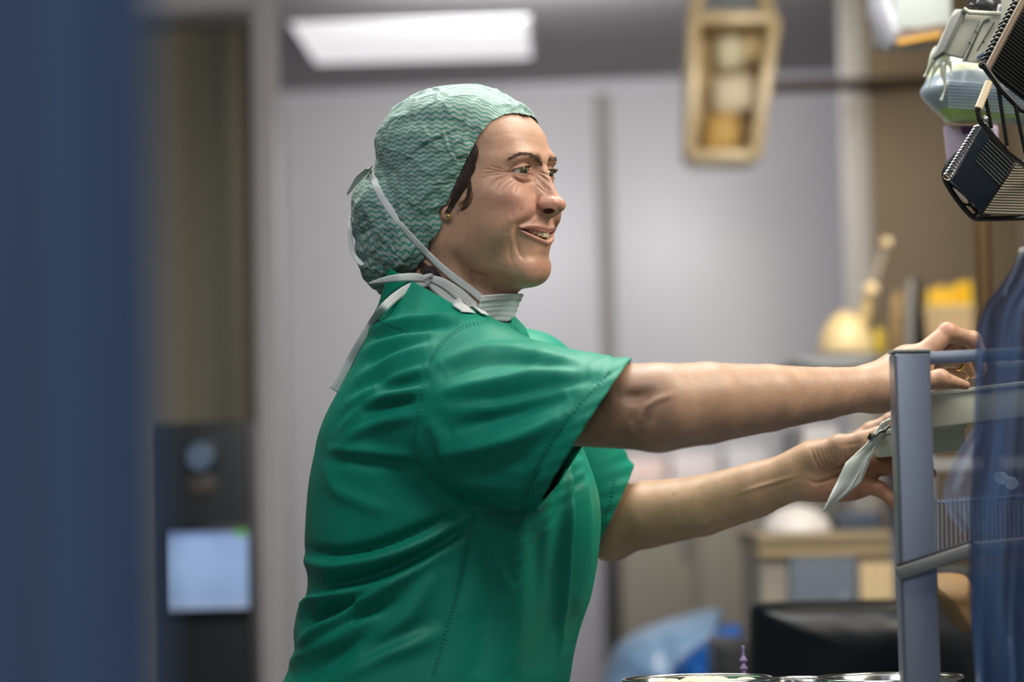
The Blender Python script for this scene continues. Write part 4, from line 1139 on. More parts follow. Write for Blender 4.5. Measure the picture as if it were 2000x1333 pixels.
for k, U in enumerate(np.linspace(-133, -163, 20)):
    row = []
    for ph in np.radians(np.linspace(-62, 60, 40)):
        pl = .5 * math.sin(k * 1.9)
        pt = Vector(from_head(np.array([12 + (44 - .75 * k + pl) * math.cos(ph), (49 + pl) * math.sin(ph), U + 3 * math.cos(ph * 1.5)])))
        loc, nn, _, ds = BODY_BVH.find_nearest(pt, .05)
        if loc is not None and (pt - loc).dot(nn) < .003: pt = loc + nn * (.0025 + .0003 * math.sin(k * 1.9))
        row.append(tuple(pt))
    rows.append(row)
mask_o = sheet('face_mask', rows, M_MASK, person, .0012, np.array([[k / 2.0, 60 * ph, 0] for k in range(20) for ph in np.linspace(-1, 1, 40)]))
rows2 = [[tuple(Vector(p) + Vector(hF) * .0012 * math.cos(t) + Vector(hR) * .0012 * math.sin(t)) for p, t in zip(r_, np.radians(np.linspace(-62, 60, 40)))] for r_ in rows[:5]]
sheet('mask_edge', rows2, M_BAND, mask_o, .0008, np.array([[k / 4.0, 60 * ph, 0] for k in range(5) for ph in np.linspace(-1, 1, 40)]))
SURF = (BODY_BVH, CAP_BVH, SCR_BVH)
def outer(px, py, lift):
    best = None
    for b in SURF:
        p, nn = cast(b, px, py, lift)
        if p is not None and (best is None or (p - Vector(CAM)).length < (best[0] - Vector(CAM)).length): best = (p, nn)
    return best
def band(name, pts, wpx=14, lift=.0014, n=44, Y=None, taper=None, twist=0.0, smooth=2):
    """A flat tie laid over whatever it crosses; with Y it hangs free at that depth."""
    sp_ = spline(pts, n); C, N = [], []
    for i, (px, py) in enumerate(sp_):
        if Y is None:
            o_ = outer(px, py, lift)
            if o_ is None: continue
            C.append(np.array(o_[0])); N.append(np.array(o_[1]))
        else:
            y_ = np.interp(i / n, np.linspace(0, 1, len(Y)), Y); C.append(P(px, py, y_)); N.append(-CF * .8 + CR * .2)
    C = np.array(C); N = np.array(N)
    for _ in range(smooth):
        C[1:-1] = (C[:-2] + 2 * C[1:-1] + C[2:]) / 4; N[1:-1] = (N[:-2] + 2 * N[1:-1] + N[2:]) / 4
    rows = []
    for i in range(len(C)):
        t = C[min(i + 1, len(C) - 1)] - C[max(i - 1, 0)]; t /= np.linalg.norm(t) + 1e-9
        nn = N[i] / (np.linalg.norm(N[i]) + 1e-9); s_ = np.cross(t, nn); s_ /= np.linalg.norm(s_) + 1e-9
        u = i / (len(C) - 1); w = wpx * .5 * .00056 * (1 if taper is None else np.interp(u, np.linspace(0, 1, len(taper)), taper))
        if twist: s_ = s_ * math.cos(twist * u) + nn * math.sin(twist * u)
        rows.append([tuple(C[i] + s_ * w * a + nn * .0004 * (1 - a * a)) for a in (-1, -.5, 0, .5, 1)])
    return sheet(name, rows, M_BAND, mask_o)
band('tie_band', [(962, 606), (950, 594), (928, 574), (880, 537), (832, 492), (790, 446), (762, 410), (744, 382), (730, 350), (724, 328)], 15, n=70)
band('tie_band', [(724, 326), (714, 336), (698, 352), (678, 380)], 13, Y=[.0, .03, .06, .08], n=20, taper=[.9, 1, 1, .25])
band('tie_band', [(688, 424), (684, 446), (685, 474), (692, 500), (708, 518)], 9, Y=[.03, .02, .02, .02, .0], n=24)
kd = outer(836, 549, .004)[0]
ky = kd.y
band('tie_band', [(838, 547), (812, 542), (780, 543), (750, 547), (720, 554)], 16, Y=[ky, ky - .012, ky - .018, ky - .01, ky], n=30, taper=[.7, 1, .95, .7, .12])
band('tie_band', [(836, 553), (806, 560), (775, 578), (748, 603), (726, 632), (704, 668), (684, 705), (668, 738), (652, 763)], 17, Y=[ky, ky - .012, ky - .02, ky - .03, -.035, -.03, -.02, -.02, -.02], n=60, taper=[.7, 1, 1, 1, .9, .95, 1.05, 1.15, 1.3])
band('tie_band', [(840, 544), (866, 553), (893, 572), (920, 596), (946, 620)], 20, .003, n=30, taper=[.6, 1, 1.15, 1, .8])
band('tie_band', [(838, 552), (862, 570), (888, 592), (915, 614)], 22, .0018, n=30, taper=[.6, 1, 1.2, 1.2])
kb = MB(); 
kb.ball(kd, .0062, 18, 12, (.75, .8, 1.15)); c_ = kd + Vector(CU) * .0015
kb.tube([c_ + Vector(CR) * .006 * math.cos(t) + Vector(CF) * .005 * math.sin(t) + Vector(CU) * .004 * math.cos(t + .6) for t in np.linspace(0, 2 * math.pi, 20, endpoint=False)], .0024, 8, closed=True)
kb.build('knot', mat('mask_knot', (.60, .63, .62, 1), .8, bump=.4, bscale=900), mask_o)

# ------------------------------------------------------------------ the room
PSI = math.radians(5.0)                                   # the far wall stands a little askew to the lens
WT = np.array([math.cos(PSI), -math.sin(PSI), 0]); WN = np.array([-math.sin(PSI), -math.cos(PSI), 0])   # along it, and out of it
RZ = Matrix.Rotation(-PSI, 3, 'Z')
def on_wall(px, py, Y):
    o = np.array([0, Y, 0]); d = ray(px, py); t = ((o - CAM) @ WN) / (d @ WN)
    return CAM + t * d
def slab(b, x0, x1, yt, yb, Y, th, out=0.0, z0=None, z1=None, bevel=0.0):
    """A box on the wall plane through (0, Y): its left, right, top and bottom edges seen at these pixels."""
    ym = min(max((yt + yb) / 2, 100), 1200)
    a, c = on_wall(x0, ym, Y), on_wall(x1, ym, Y); xm = (x0 + x1) / 2
    zt = on_wall(xm, yt, Y)[2] if z1 is None else z1; zb = on_wall(xm, yb, Y)[2] if z0 is None else z0
    ctr = (a + c) / 2; ctr[2] = (zt + zb) / 2; ctr = ctr + WN * (out - th / 2)
    b.box(ctr, (np.linalg.norm((c - a)[:2]), th, zt - zb), RZ, bevel); return b
def struct(b, name, m, parent=None, **k):
    o = b.build(name, m, parent, **k)
    if parent is None: o['kind'] = 'structure'
    return o
CEIL = on_wall(1150, 152, 5.35)[2]
M_WALL = mat('wall_paint', srgb(196, 194, 200), .55, noise=.03, nscale=2, bump=.05, bscale=200)
M_PANEL = mat('wall_panel', srgb(196, 194, 198), .38, noise=.02, nscale=1.5)
M_CEIL = mat('ceiling_paint', srgb(158, 156, 158), .8, noise=.03, nscale=3)
M_TRIM = mat('white_trim', srgb(186, 182, 176), .45)
M_BROWNW = mat('brown_laminate', srgb(122, 104, 80), .5, noise=.08, nscale=6)
M_FLOOR = mat('grey_floor', srgb(120, 124, 128), .35, noise=.12, nscale=8)
M_DARK = mat('door_brown', srgb(142, 136, 116), .5, noise=.06, nscale=4)
fl = MB().box((0, 1.2, -.05), (9, 11, .1)); struct(fl, 'floor', M_FLOOR, smooth=False)
ce = MB().box((0, 1.2, CEIL + .05), (9, 11, .1)); struct(ce, 'ceiling', M_CEIL, smooth=False)
wb = MB(); slab(wb, -900, 2900, 0, 0, 5.45, .12, z0=0, z1=CEIL)
wall = struct(wb, 'wall_back', M_WALL, smooth=False)
for x0, x1 in ((-220, 546), (550, 1161), (1189, 1640), (1656, 2250)):
    b = MB(); slab(b, x0, x1, 0, 0, 5.45, .03, .028, z0=.02, z1=CEIL - .03, bevel=.004); b.build('panel', M_PANEL, wall)
b = MB(); slab(b, 1160, 1190, 0, 0, 5.45, .012, .012, z0=.02, z1=CEIL - .03); b.build('joint_strip', mat('joint_grey', srgb(138, 136, 134), .6), wall)
b = MB(); slab(b, -300, 2400, 0, 0, 5.45, .02, .05, z0=CEIL - .045, z1=CEIL, bevel=.003); struct(b, 'trim_1', M_WALL)
b = MB(); slab(b, -300, 2400, 0, 0, 5.45, .02, .045, z0=0, z1=.10, bevel=.003); struct(b, 'baseboard_back', M_DARK)
# left: a nearer wall with a dark recessed door
YL = 3.3
b = MB(); slab(b, 490, 536, 0, 0, YL, .06, .0, z0=0, z1=CEIL, bevel=.006); struct(b, 'wall_left', M_WALL)
b = MB(); slab(b, -500, 490, 0, 36, YL, .20, .0, z1=CEIL); struct(b, 'wall_left_header', M_WALL, smooth=False)
b = MB(); slab(b, -500, 130, 36, 0, YL, .20, .0, z0=0); struct(b, 'wall_left_end', M_WALL, smooth=False)
b = MB(); slab(b, 130, 491, 38, 0, YL + .22, .05, -.02, z0=0); door = struct(b, 'door_1', M_DARK, smooth=False)
b = MB(); slab(b, 150, 470, 60, 0, YL + .22, .012, -.008, z0=.08, bevel=.004); b.build('door_panel', M_DARK, door)
b = MB(); slab(b, 468, 490, 36, 0, YL, .04, -.012, z0=0, bevel=.004); b.build('door_frame', mat('door_frame_dark', srgb(88, 82, 70), .5), door)
# right: white post and brown wall nearer than the far wall
YR = 3.9
b = MB(); slab(b, 1643, 1692, 0, 0, YR, .16, .02, z0=0, z1=CEIL, bevel=.006); struct(b, 'trim_2', M_TRIM)
b = MB(); slab(b, 1692, 2500, 0, 0, YR, .14, .0, z0=0, z1=CEIL); wr = struct(b, 'wall_right', M_BROWNW, smooth=False)
b = MB(); slab(b, 1704, 1990, 0, 1290, YR, .02, .018, z1=CEIL - .02, bevel=.003); b.build('panel', M_BROWNW, wr)
b = MB(); slab(b, 2000, 2400, 0, 1290, YR, .02, .018, z1=CEIL - .02, bevel=.003); b.build('panel', M_BROWNW, wr)
# ceiling light seen above her head
M_LAMP = mat('lamp_diffuser', (.9, .9, .92, 1), .5, emit=(1.0, .985, .99, 1), estr=.66)
M_LFRAME = mat('lamp_frame', (.75, .75, .77, 1), .4)
def ceil_pt(px, py):
    d = ray(px, py); t = (CEIL - .01 - CAM[2]) / d[2]; return CAM + t * d
def ceiling_light(c, sx, sy, rz, label):
    t = empty('ceiling_light', (c[0], c[1], CEIL - .06), label, 'lamp', rz=rz); R_ = Matrix.Rotation(rz, 3, 'Z')
    f = MB()
    for dx, dy, w, d in ((0, sy / 2, sx + .012, .012), (0, -sy / 2, sx + .012, .012), (sx / 2, 0, .012, sy), (-sx / 2, 0, .012, sy)):
        f.box(Vector((c[0], c[1], CEIL - .006)) + R_ @ Vector((dx, dy, 0)), (w, d, .012), R_, .004)
    f.build('frame', M_LFRAME, t)
    d = MB().box(Vector((c[0], c[1], CEIL - .006)), (sx - .012, sy - .012, .006), R_, .006); d.build('diffuser', M_LAMP, t)
    return t
n_, f_ = ceil_pt(806, 44), ceil_pt(822, 118)
lc = (n_ + f_) / 2; lsx = np.linalg.norm(ceil_pt(1036, 75) - ceil_pt(592, 84)); lsy = np.linalg.norm((f_ - n_))
ceiling_light(lc, lsx, lsy, -.03, 'bright white rectangular ceiling light above the patterned hair cover')

# ------------------------------------------------------------------ things: near the lens, then further away
def sc(Y): return (2.65 + Y) / FPX
def obox(b, x0, x1, y0, y1, Y, depth, rz=0.0, bevel=0.003, tilt=0.0):
    """Upright box whose front face is seen at these pixels at depth Y; depth goes away from the lens."""
    c = P((x0 + x1) / 2, (y0 + y1) / 2, Y); s = sc(Y)
    R_ = Matrix.Rotation(rz, 3, 'Z') @ Matrix.Rotation(tilt, 3, 'Y')
    b.box(Vector(c) + R_ @ Vector((0, depth / 2, 0)), ((x1 - x0) * s, depth, (y1 - y0) * s), R_, bevel); return b
M_STEEL = mat('brushed_steel', srgb(150, 156, 168), .38, .85, noise=.1, nscale=40)
M_CHROME = mat('chrome', srgb(205, 205, 200), .14, 1.0)
M_OFFW = mat('offwhite_plastic', srgb(188, 190, 172), .45, noise=.04, nscale=20)
M_GREYP = mat('grey_plastic', srgb(158, 160, 148), .5, noise=.04, nscale=30)
M_BLACK = mat('black_plastic', srgb(22, 24, 26), .4)
M_BLACKW = mat('black_wire', srgb(30, 32, 30), .35, .4)
M_BEIGE = mat('beige_laminate', srgb(206, 182, 138), .5, noise=.06, nscale=6)
M_PAPER = mat('packet_paper', srgb(206, 212, 204), .5, noise=.05, nscale=40, bump=.2, bscale=120)
M_WHITE_P = mat('white_plastic', srgb(222, 220, 218), .45)

# --- blue cloth hanging close to the lens
cur = empty('hanging_curtain', (P(130, 667, -1.75)[0], -1.75, .25), 'blue cloth curtain hanging close to the lens, edge of the aisle', 'curtain')
rows = []
for k in range(30):
    z = 2.2 - k * (1.95 / 29)
    row = []
    for i in range(60):
        u = i / 59; x = P(-330, 667, -1.75)[0] + u * (P(306, 667, -1.75)[0] - P(-330, 667, -1.75)[0])
        row.append((x + .0012 * math.sin(z * 3), -1.75 + .010 * math.sin(u * 14.5 + .8 + .2 * math.sin(z * 2)) + .004 * math.sin(u * 37), z))
    rows.append(row)
M_BLUEC = mat('blue_cloth', srgb(98, 124, 160), .8, noise=.06, nscale=60, sheen=.2)
cb = MB(); cb.grid(rows); o_ = cb.build('cloth', M_BLUEC, cur, angle=0); so = o_.modifiers.new('thickness', 'SOLIDIFY'); so.thickness = .0015
x0_, x1_ = P(-340, 667, -1.75)[0], P(300, 667, -1.75)[0]
cb = MB(); cb.tube([(x0_, -1.75, 2.21), (x1_, -1.75, 2.21)], .012, 12); cb.tube([(x0_ + .01, -1.75, 2.21), (x0_ + .01, -1.75, CEIL)], .010, 10); cb.build('curtain_rail', M_STEEL, cur)

# --- metal rack she reaches into
YP = -.20
rk = empty('metal_rack', (P(1780, 900, YP)[0], YP, 0), 'grey metal rack frame whose square post stands before both hands', 'rack')
pt = P(1772, 690, YP)
b = MB(); b.box((pt[0] + .002, YP, pt[2] / 2), (.037, .037, pt[2]), None, .004, 3); b.build('post', M_STEEL, rk)
b = MB(); b.box((pt[0] + .002, YP, pt[2] + .0015), (.039, .039, .003), None, .001); b.build('post_cap', M_GREYP, rk)
p2 = P(2170, 690, YP + .03)
b = MB(); b.box((p2[0], YP, pt[2] / 2), (.037, .037, pt[2]), None, .004, 3); b.build('post', M_STEEL, rk)
def bar(b, a, c, h, w, bev=.003):
    a, c = Vector(a), Vector(c); d = c - a; L = d.length; X = d.normalized(); Yv = Vector((0, 0, 1)).cross(X).normalized(); Z = X.cross(Yv)
    b.box((a + c) / 2, (L, w, h), Matrix((X, Yv, Z)).transposed(), bev)
b = MB(); bar(b, P(1800, 701, YP), P(2170, 684, YP), .0125, .02); b.build('top_rail', M_STEEL, rk)
b = MB(); bar(b, P(1752, 1122, YP - .02), P(1902, 1073, YP - .03), .013, .02); bar(b, P(1902, 1073, YP - .03), P(2170, 1046, YP - .03), .013, .02); b.build('shelf_rail', mat('rail_grey', srgb(128, 128, 124), .4, .3), rk)
b = MB(); bar(b, P(1752, 1108, YP - .015), P(1902, 1060, YP - .025), .006, .016); b.build('rail_strip', M_BLACK, rk)
b = MB()
bar(b, P(1800, 985, YP + .01), P(2120, 962, YP), .004, .006)
b.build('basket_rim', M_STEEL, rk)
for i in range(34):
    x = 1812 + i * 8.8; yb = np.interp(x, [1752, 1902, 2170], [1106, 1058, 1030])
    b = MB(); b.tube([P(x, 976 - (x - 1800) * .07, YP + .005), P(x + 2, yb, YP - .01)], .0011, 6); b.build('wire', M_STEEL, rk)
b = MB(); b.box((pt[0] + .12, YP, .02), (.34, .05, .04), None, .006); b.build('foot', M_STEEL, rk)

# --- trays and the packet in her hand
def tray(name, x0, x1, y0, y1, Y, depth, tilt, label, m):
    t = empty(name, P((x0 + x1) / 2, y1, Y), label, 'tray')
    b = MB(); obox(b, x0, x1, y0 + 4, y1, Y, depth, 0, .003, tilt); b.build('body', m, t)
    b = MB(); obox(b, x0 - 4, x1 + 4, y0, y0 + 9, Y - .003, depth + .006, 0, .002, tilt); b.build('lip', m, t)
    return t
tray('flat_tray', 1786, 2090, 752, 822, -.02, .17, -.115 * .8, 'off-white flat plastic tray lying under the right hand on the rack', M_OFFW)
tray('shallow_tray', 1713, 1886, 834, 888, .095, .11, -.05, 'off-white shallow tray held in her left hand', M_OFFW)
pk = empty('paper_packet', P(1660, 930, .07), 'white folded paper packet held between thumb and finger, hanging down', 'packet')
prow = [[(1722, 825), (1741, 816)], [(1691, 868), (1727, 847)], [(1652, 904), (1703, 893)], [(1630, 951), (1681, 943)], [(1606, 1000), (1611, 997)]]
rows = []
L_ = np.array([[np.interp(k / 10, range(5), [p[0][a] for p in prow]) for a in (0, 1)] for k in range(41)]); R__ = np.array([[np.interp(k / 10, range(5), [p[1][a] for p in prow]) for a in (0, 1)] for k in range(41)])
for i in range(41):
    u = i / 40; row = []
    for j in range(9):
        w = j / 8; px, py = L_[i] * (1 - w) + R__[i] * w
        row.append(tuple(P(px, py, .072 + .012 * w - .016 * u + .0015 * math.sin(w * 9 + u * 3) + .001 * math.sin(u * 20))))
    rows.append(row)
b = MB(); b.grid(rows); o_ = b.build('pouch', M_PAPER, pk, angle=0); so = o_.modifiers.new('thickness', 'SOLIDIFY'); so.thickness = .0016
b = MB(); b.tube([V(1704, 884, .066), V(1688, 905, .072), V(1668, 940, .066), V(1656, 958, .062)], [.0007, .0012, .0012, .0007], 6); b.tube([V(1712, 866, .074), V(1694, 900, .070), V(1678, 934, .066)], [.0005, .0009, .0005], 6); b.build('sealed_edge', M_PAPER, pk)
b = MB()
b.tube([V(1697, 858, .068), V(1701, 850, .066), V(1710, 851, .067), V(1716, 845, .068), V(1727, 842, .071), V(1737, 832, .074)], [.0024, .0030, .0016, .0014, .0024, .0010], 8); b.build('dark_clip', mat('dark_clip', srgb(38, 44, 30), .3), pk)
b = MB(); b.tube([V(1700, 851, .063), V(1706, 854, .063), V(1701, 860, .063)], .0006, 6); b.build('wire_ring', M_CHROME, pk)

# --- blue clear plastic cover hanging at the right
YB = -.42
def wavy(x_left, x_right, ys, Yc, amp, nw, ncol=50, phase=0.0):
    rows = []
    for k, y in enumerate(ys):
        u0 = k / (len(ys) - 1)
        xl = np.interp(y, *zip(*x_left)); xr = np.interp(y, *zip(*x_right)); row = []
        for j in range(ncol):
            w = j / (ncol - 1)
            row.append(tuple(P(xl + (xr - xl) * w, y, Yc + amp * math.sin(w * nw + phase + .9 * math.sin(y * .007)) + amp * .45 * math.sin(w * nw * 2.7 + y * .011))))
        rows.append(row)
    return rows
M_BLUEP = mat('blue_film', srgb(74, 104, 146), .25, alpha=.80, noise=.12, nscale=20, coat=.3, bump=.25, bscale=40)
M_PALEP = mat('pale_film', srgb(150, 176, 214), .3, alpha=.34, coat=.4, bump=.3, bscale=60)
cv = empty('plastic_cover', P(1970, 1300, YB), 'translucent blue plastic cover hanging in folds over the rack', 'cover')
b = MB(); b.grid(wavy([(470, 2004), (540, 1968), (600, 1920), (640, 1908), (760, 1904), (900, 1900), (1010, 1893), (1180, 1893), (1340, 1908), (1700, 1915)], [(470, 2060), (560, 2120), (1700, 2120)], list(range(470, 1700, 20)), YB, .012, 16))
o_ = b.build('film', M_BLUEP, cv, angle=0)
b = MB(); b.grid(wavy([(830, 1905), (900, 1862), (960, 1840), (1000, 1850), (1040, 1880)], [(830, 1960), (900, 1960), (960, 1950), (1040, 1940)], list(range(830, 1041, 10)), YB + .03, .010, 9, 30, 1.0)); b.build('film_fold', M_PALEP, cv, angle=0)
b = MB(); b.tube([V(1996, 492, YB), V(1990, 505, YB - .004), V(1976, 540, YB - .005), V(1966, 560, YB - .005), V(1962, 580, YB - .004)], [.0011, .0006, .0005, .0005, .0004], 6); b.build('thread', mat('pale_thread', srgb(190, 205, 220), .3), cv)
b = MB(); 
for dx, dy in ((0, 0), (5, -3), (3, 6)): b.ball(V(1994 + dx, 491 + dy, YB - .008), .0016, 10, 8)
b.build('clip', M_CHROME, cv)
b = MB(); hk = V(2060, 470, YB); b.tube([hk, hk + Vector((.0, .0, .30)), hk + Vector((0, .25, .34))], .005, 8); b.build('hanger', M_STEEL, cv)
# white instruments showing through, on the rack shelf
cap_l = ['clear plastic connector lying on the rack shelf, the left one of two', 'clear plastic connector lying on the rack shelf, the right one of two']
for i, (x, y) in enumerate(((1955, 935), (1975, 945))):
    b = MB(); b.lathe(V(x, y, -.14), [(.0, 0), (.0065, 0), (.0085, .006), (.0085, .02), (.005, .024), (.005, .05), (.0, .05)], 18, Vector((.1, .95, -.2))); o_ = b.build('connector', mat('connector_white', srgb(190, 205, 220), .3), None); tag(o_, cap_l[i], 'connector', 'connectors on the rack')

# --- wire baskets at the upper right
YK = -.05
A = V(1930, 132, YK); B = V(2010, -20, YK + .02); D = V(2046, 224, YK + .05); hN = Vector(CF) * .05
t = empty('wire_basket', A, 'dark ribbed wire basket hanging tilted, the higher of two', 'basket', 'tilted wire baskets')
u, w_ = B - A, D - A
b = MB(); b.hexa([A + hN * .3, A + w_ + hN * .3, A + u + w_ + hN * .3, A + u + hN * .3] + [p + hN * .2 for p in (A + hN * .3, A + w_ + hN * .3, A + u + w_ + hN * .3, A + u + hN * .3)], .002); b.build('back_panel', mat('basket_dark', srgb(14, 20, 18), .5), t)
for i in range(26):
    f = (i + .4) / 26; a_ = A + u * f
    b = MB(); b.tube([a_, a_ + w_], .0013, 6); b.build('wire', M_BLACKW, t)
b = MB(); b.tube([A - u * .02, A + u * 1.02], .0042, 10); b.build('rim', mat('basket_rim', srgb(104, 90, 74), .4, .4), t)
for i in range(17):
    c = A.lerp(B, (i + .3) / 17) + Vector(CR) * -.0045 + Vector(CU) * .0015
    b = MB(); b.tube([c + Vector(CR) * .0052 * math.cos(q_) + Vector(CU) * .0036 * math.sin(q_) + Vector(CF) * .0012 * q_ for q_ in np.linspace(0, 2 * math.pi, 12, endpoint=False)], .0012, 6, closed=True); b.build('loop', M_BLACKW, t)
YL2 = -.02
t2 = empty('wire_basket', V(1896, 424, YL2), 'dark open wire basket holding the black booklet, the lower of two', 'basket', 'tilted wire baskets')
for nm, pts, r_ in (('rim', [(1868, 298), (1847, 330), (1850, 360), (1896, 421), (1930, 428), (2040, 424)], .0030), ('wire', [(1856, 345), (1866, 352), (1905, 412), (1935, 418)], .0016), ('wire', [(1880, 398), (1905, 405)], .0014), ('wire', [(1896, 421), (1935, 410), (2010, 405)], .0014), ('wire', [(1847, 332), (1862, 338)], .0014)):
    b = MB(); b.tube([V(x, y, YL2 + .03) for x, y in spline(pts, 20)] if len(pts) > 3 else [V(x, y, YL2 + .03) for x, y in pts], r_, 8); b.build(nm, M_BLACKW, t2)
b = MB(); b.tube([V(1896, 421, YL2 + .03), V(1900, 424, YL2 + .12), V(2040, 424, YL2 + .12)], .0024, 8); b.build('rim', M_BLACKW, t2)
for k in range(7):
    b = MB(); b.tube([V(1940 + k * 13, 428, YL2 + .03), V(1940 + k * 13, 422, YL2 + .12)], .0013, 6); b.build('wire', M_BLACKW, t2)
bm_ = MB()
bk = [V(1858, 352, YL2), V(1918, 246, YL2), V(1986, 312, YL2 + .01), V(1918, 414, YL2 + .01)]
bm_.hexa([bk[0], bk[3], bk[2], bk[1]] + [p + Vector(CF) * .03 for p in (bk[0], bk[3], bk[2], bk[1])], .002)
dk = bm_.build('dark_booklet', mat('dark_cover', srgb(18, 28, 38), .28, coat=.5), None); tag(dk, 'black covered booklet with silver ring binding in the lower wire basket', 'booklet')
for i in range(17):
    c = V(1853, 344, YL2 + .004).lerp(V(1911, 252, YL2 + .004), i / 16)
    b = MB(); b.tube([c + Vector(CR) * .0050 * math.cos(q_) + Vector(CU) * .0034 * math.sin(q_) + Vector(CF) * .001 * q_ for q_ in np.linspace(0, 2 * math.pi, 12, endpoint=False)], .0012, 6, closed=True); b.build('binding_ring', M_CHROME, dk)
for i in range(9):
    f = .04 + i * .055; b = MB(); b.tube([bk[1].lerp(bk[0], f) * .75 + bk[2].lerp(bk[3], f) * .25 - Vector(CF) * .0006, bk[2].lerp(bk[3], f) - Vector(CF) * .0006], .0010, 6); b.build('page_edge', mat('page_dark', srgb(62, 66, 62), .5) if i == 0 else bpy.data.materials['page_dark'], dk)
rh_ = empty('ribbed_holder', V(1990, 420, YL2 + .05), 'grey-brown ribbed plastic holder right beside the black booklet', 'holder')
rp_ = [V(1921, 417, YL2 + .012), V(1989, 314, YL2 + .012), V(2050, 314, YL2 + .03), V(2000, 420, YL2 + .03)]
b = MB(); b.hexa([rp_[0], rp_[3], rp_[2], rp_[1]] + [p + Vector(CF) * .03 for p in (rp_[0], rp_[3], rp_[2], rp_[1])], .002); b.build('body', mat('holder_grey', srgb(112, 106, 90), .5), rh_)
for i in range(20):
    f = (i + .5) / 20; a_ = rp_[0].lerp(rp_[1], f) - Vector(CF) * .001; c_ = rp_[3].lerp(rp_[2], f) - Vector(CF) * .001
    b = MB(); b.tube([a_, c_], .0012, 6); b.build('rib', mat('rib_grey', srgb(140, 132, 114), .5) if i == 0 else bpy.data.materials['rib_grey'], rh_)
# thin stand out of the frame that carries them
st = empty('accessory_stand', (P(2110, 500, .10)[0], .10, 0), 'thin grey stand at the frame edge carrying the wire baskets', 'stand')
xs_ = P(2110, 500, .10)[0]
b = MB(); b.tube([(xs_, .10, .03), (xs_, .10, 2.1)], .012, 16); b.build('pole', M_STEEL, st)
b = MB(); b.lathe((xs_, .10, 0), [(.12, 0), (.12, .015), (.03, .035), (0, .035)], 28); b.build('base', M_BLACK, st)
b = MB()
b.tube([V(1918, 124, YK - .01), V(1955, 175, YK - .005), V(1992, 214, YK), V(2060, 240, YK + .02), Vector((xs_, .10, P(2060, 240, YK)[2]))], .0034, 8); b.build('wire_arm', M_BLACKW, st)
b = MB(); b.tube([V(1932, 160, YK), V(1909, 216, YK - .01), V(1914, 236, YK - .01), V(1968, 300, YK + .01), V(2010, 330, YK + .02), Vector((xs_, .10, P(2010, 330, YK)[2]))], .0030, 8); b.build('wire_arm', M_BLACKW, st)
for x, y, x2, y2 in ((1925, 192, 1936, 250), (1948, 160, 1967, 285), (1983, 205, 2003, 300)):
    b = MB(); b.tube([V(x, y, YK - .004), V(x2, y2, YK + .004)], .0022, 8); b.build('strut', M_BLACKW, st)
b = MB(); b.tube([V(1932, 160, YK - .006), V(1911, 212, YK - .012)], .0044, 10); b.build('tan_rod', mat('tan_rod', srgb(196, 180, 150), .4), st)
b = MB(); b.ball(V(1925, 234, YK - .012), .0036, 12, 8, (1, 1, 1.3)); b.build('screw', M_CHROME, st)
b = MB(); b.tube([V(2035, 424, YL2 + .08), Vector((xs_, .10, P(2035, 424, YL2)[2]))], .005, 8); b.build('bracket', M_BLACKW, st)
# brown post further back
bp_ = empty('brown_post', (P(1921, 500, 1.0)[0], 1.0, 0), 'brown metal post seen below the lower wire basket', 'post')
b = MB(); b.tube([(P(1921, 500, 1.0)[0], 1.0, .03), (P(1921, 500, 1.0)[0], 1.0, P(1921, 200, 1.0)[2])], .0125, 16); b.build('pole', mat('brown_metal', srgb(84, 62, 34), .4, .3), bp_)
b = MB(); b.lathe((P(1921, 500, 1.0)[0], 1.0, 0), [(.10, 0), (.10, .015), (.03, .035), (0, .035)], 28); b.build('base', M_BLACK, bp_)
# grey box with printed panel
gx = empty('grey_case', V(1880, 110, .06), 'grey plastic case with dark open top, tilted above the wrapped pads', 'case')
gv = [V(1844, 105, .05), V(1886, 18, .05), V(1972, 28, .06), V(1930, 126, .06)]
b = MB(); b.hexa([gv[0], gv[3], gv[2], gv[1]] + [p + Vector(CF) * .07 + Vector(CU) * .01 for p in (gv[0], gv[3], gv[2], gv[1])], .003); b.build('body', M_GREYP, gx)
b = MB(); b.hexa([V(1841, 101, .045), V(1849, 106, .046), V(1890, 22, .046), V(1880, 16, .045)] + [p + Vector(CF) * .07 for p in (V(1841, 101, .045), V(1849, 106, .046), V(1890, 22, .046), V(1880, 16, .045))], .002); b.build('side_wall', mat('case_side', srgb(96, 98, 92), .5), gx)
b = MB(); b.tube([V(1882, 17, .045), V(1892, 24, .044), V(1964, 28, .048)], .0026, 10); b.build('rim', M_OFFW, gx)
b = MB(); b.hexa([V(1879, 120, .047), V(1920, 36, .047), V(1990, 40, .052), V(1945, 126, .052)] + [p + Vector(CF) * .006 for p in (V(1879, 120, .047), V(1920, 36, .047), V(1990, 40, .052), V(1945, 126, .052))], .0015); b.build('label_panel', M_OFFW, gx)
b = MB(); b.tube([V(1886, 118, .045), V(1922, 40, .045), V(1932, 38, .046)], .0012, 6); b.tube([V(1908, 100, .045), V(1942, 44, .046)], .0007, 6)
for x, y in ((1906, 62), (1921, 82), (1894, 84), (1943, 82), (1952, 48)): b.ball(V(x, y, .045), .0014, 8, 6)
b.build('printed_marks', mat('print_dark', srgb(52, 54, 50), .5), gx)
b = MB(); b.tube([V(1908, 113, .045), V(1922, 106, .045), V(1940, 103, .046), V(1958, 98, .046)], [.001, .0026, .003, .002], 8); b.build('blue_marks', mat('print_blue', srgb(52, 82, 112), .5), gx)
b = MB(); b.hexa([V(1888, 16, .07), V(1960, 22, .075), V(1966, -30, .075), V(1893, -30, .07)] + [V(1888, 16, .16), V(1960, 22, .16), V(1966, -30, .16), V(1893, -30, .16)], .002); b.build('dark_inside', mat('case_dark', srgb(30, 30, 20), .5), gx)
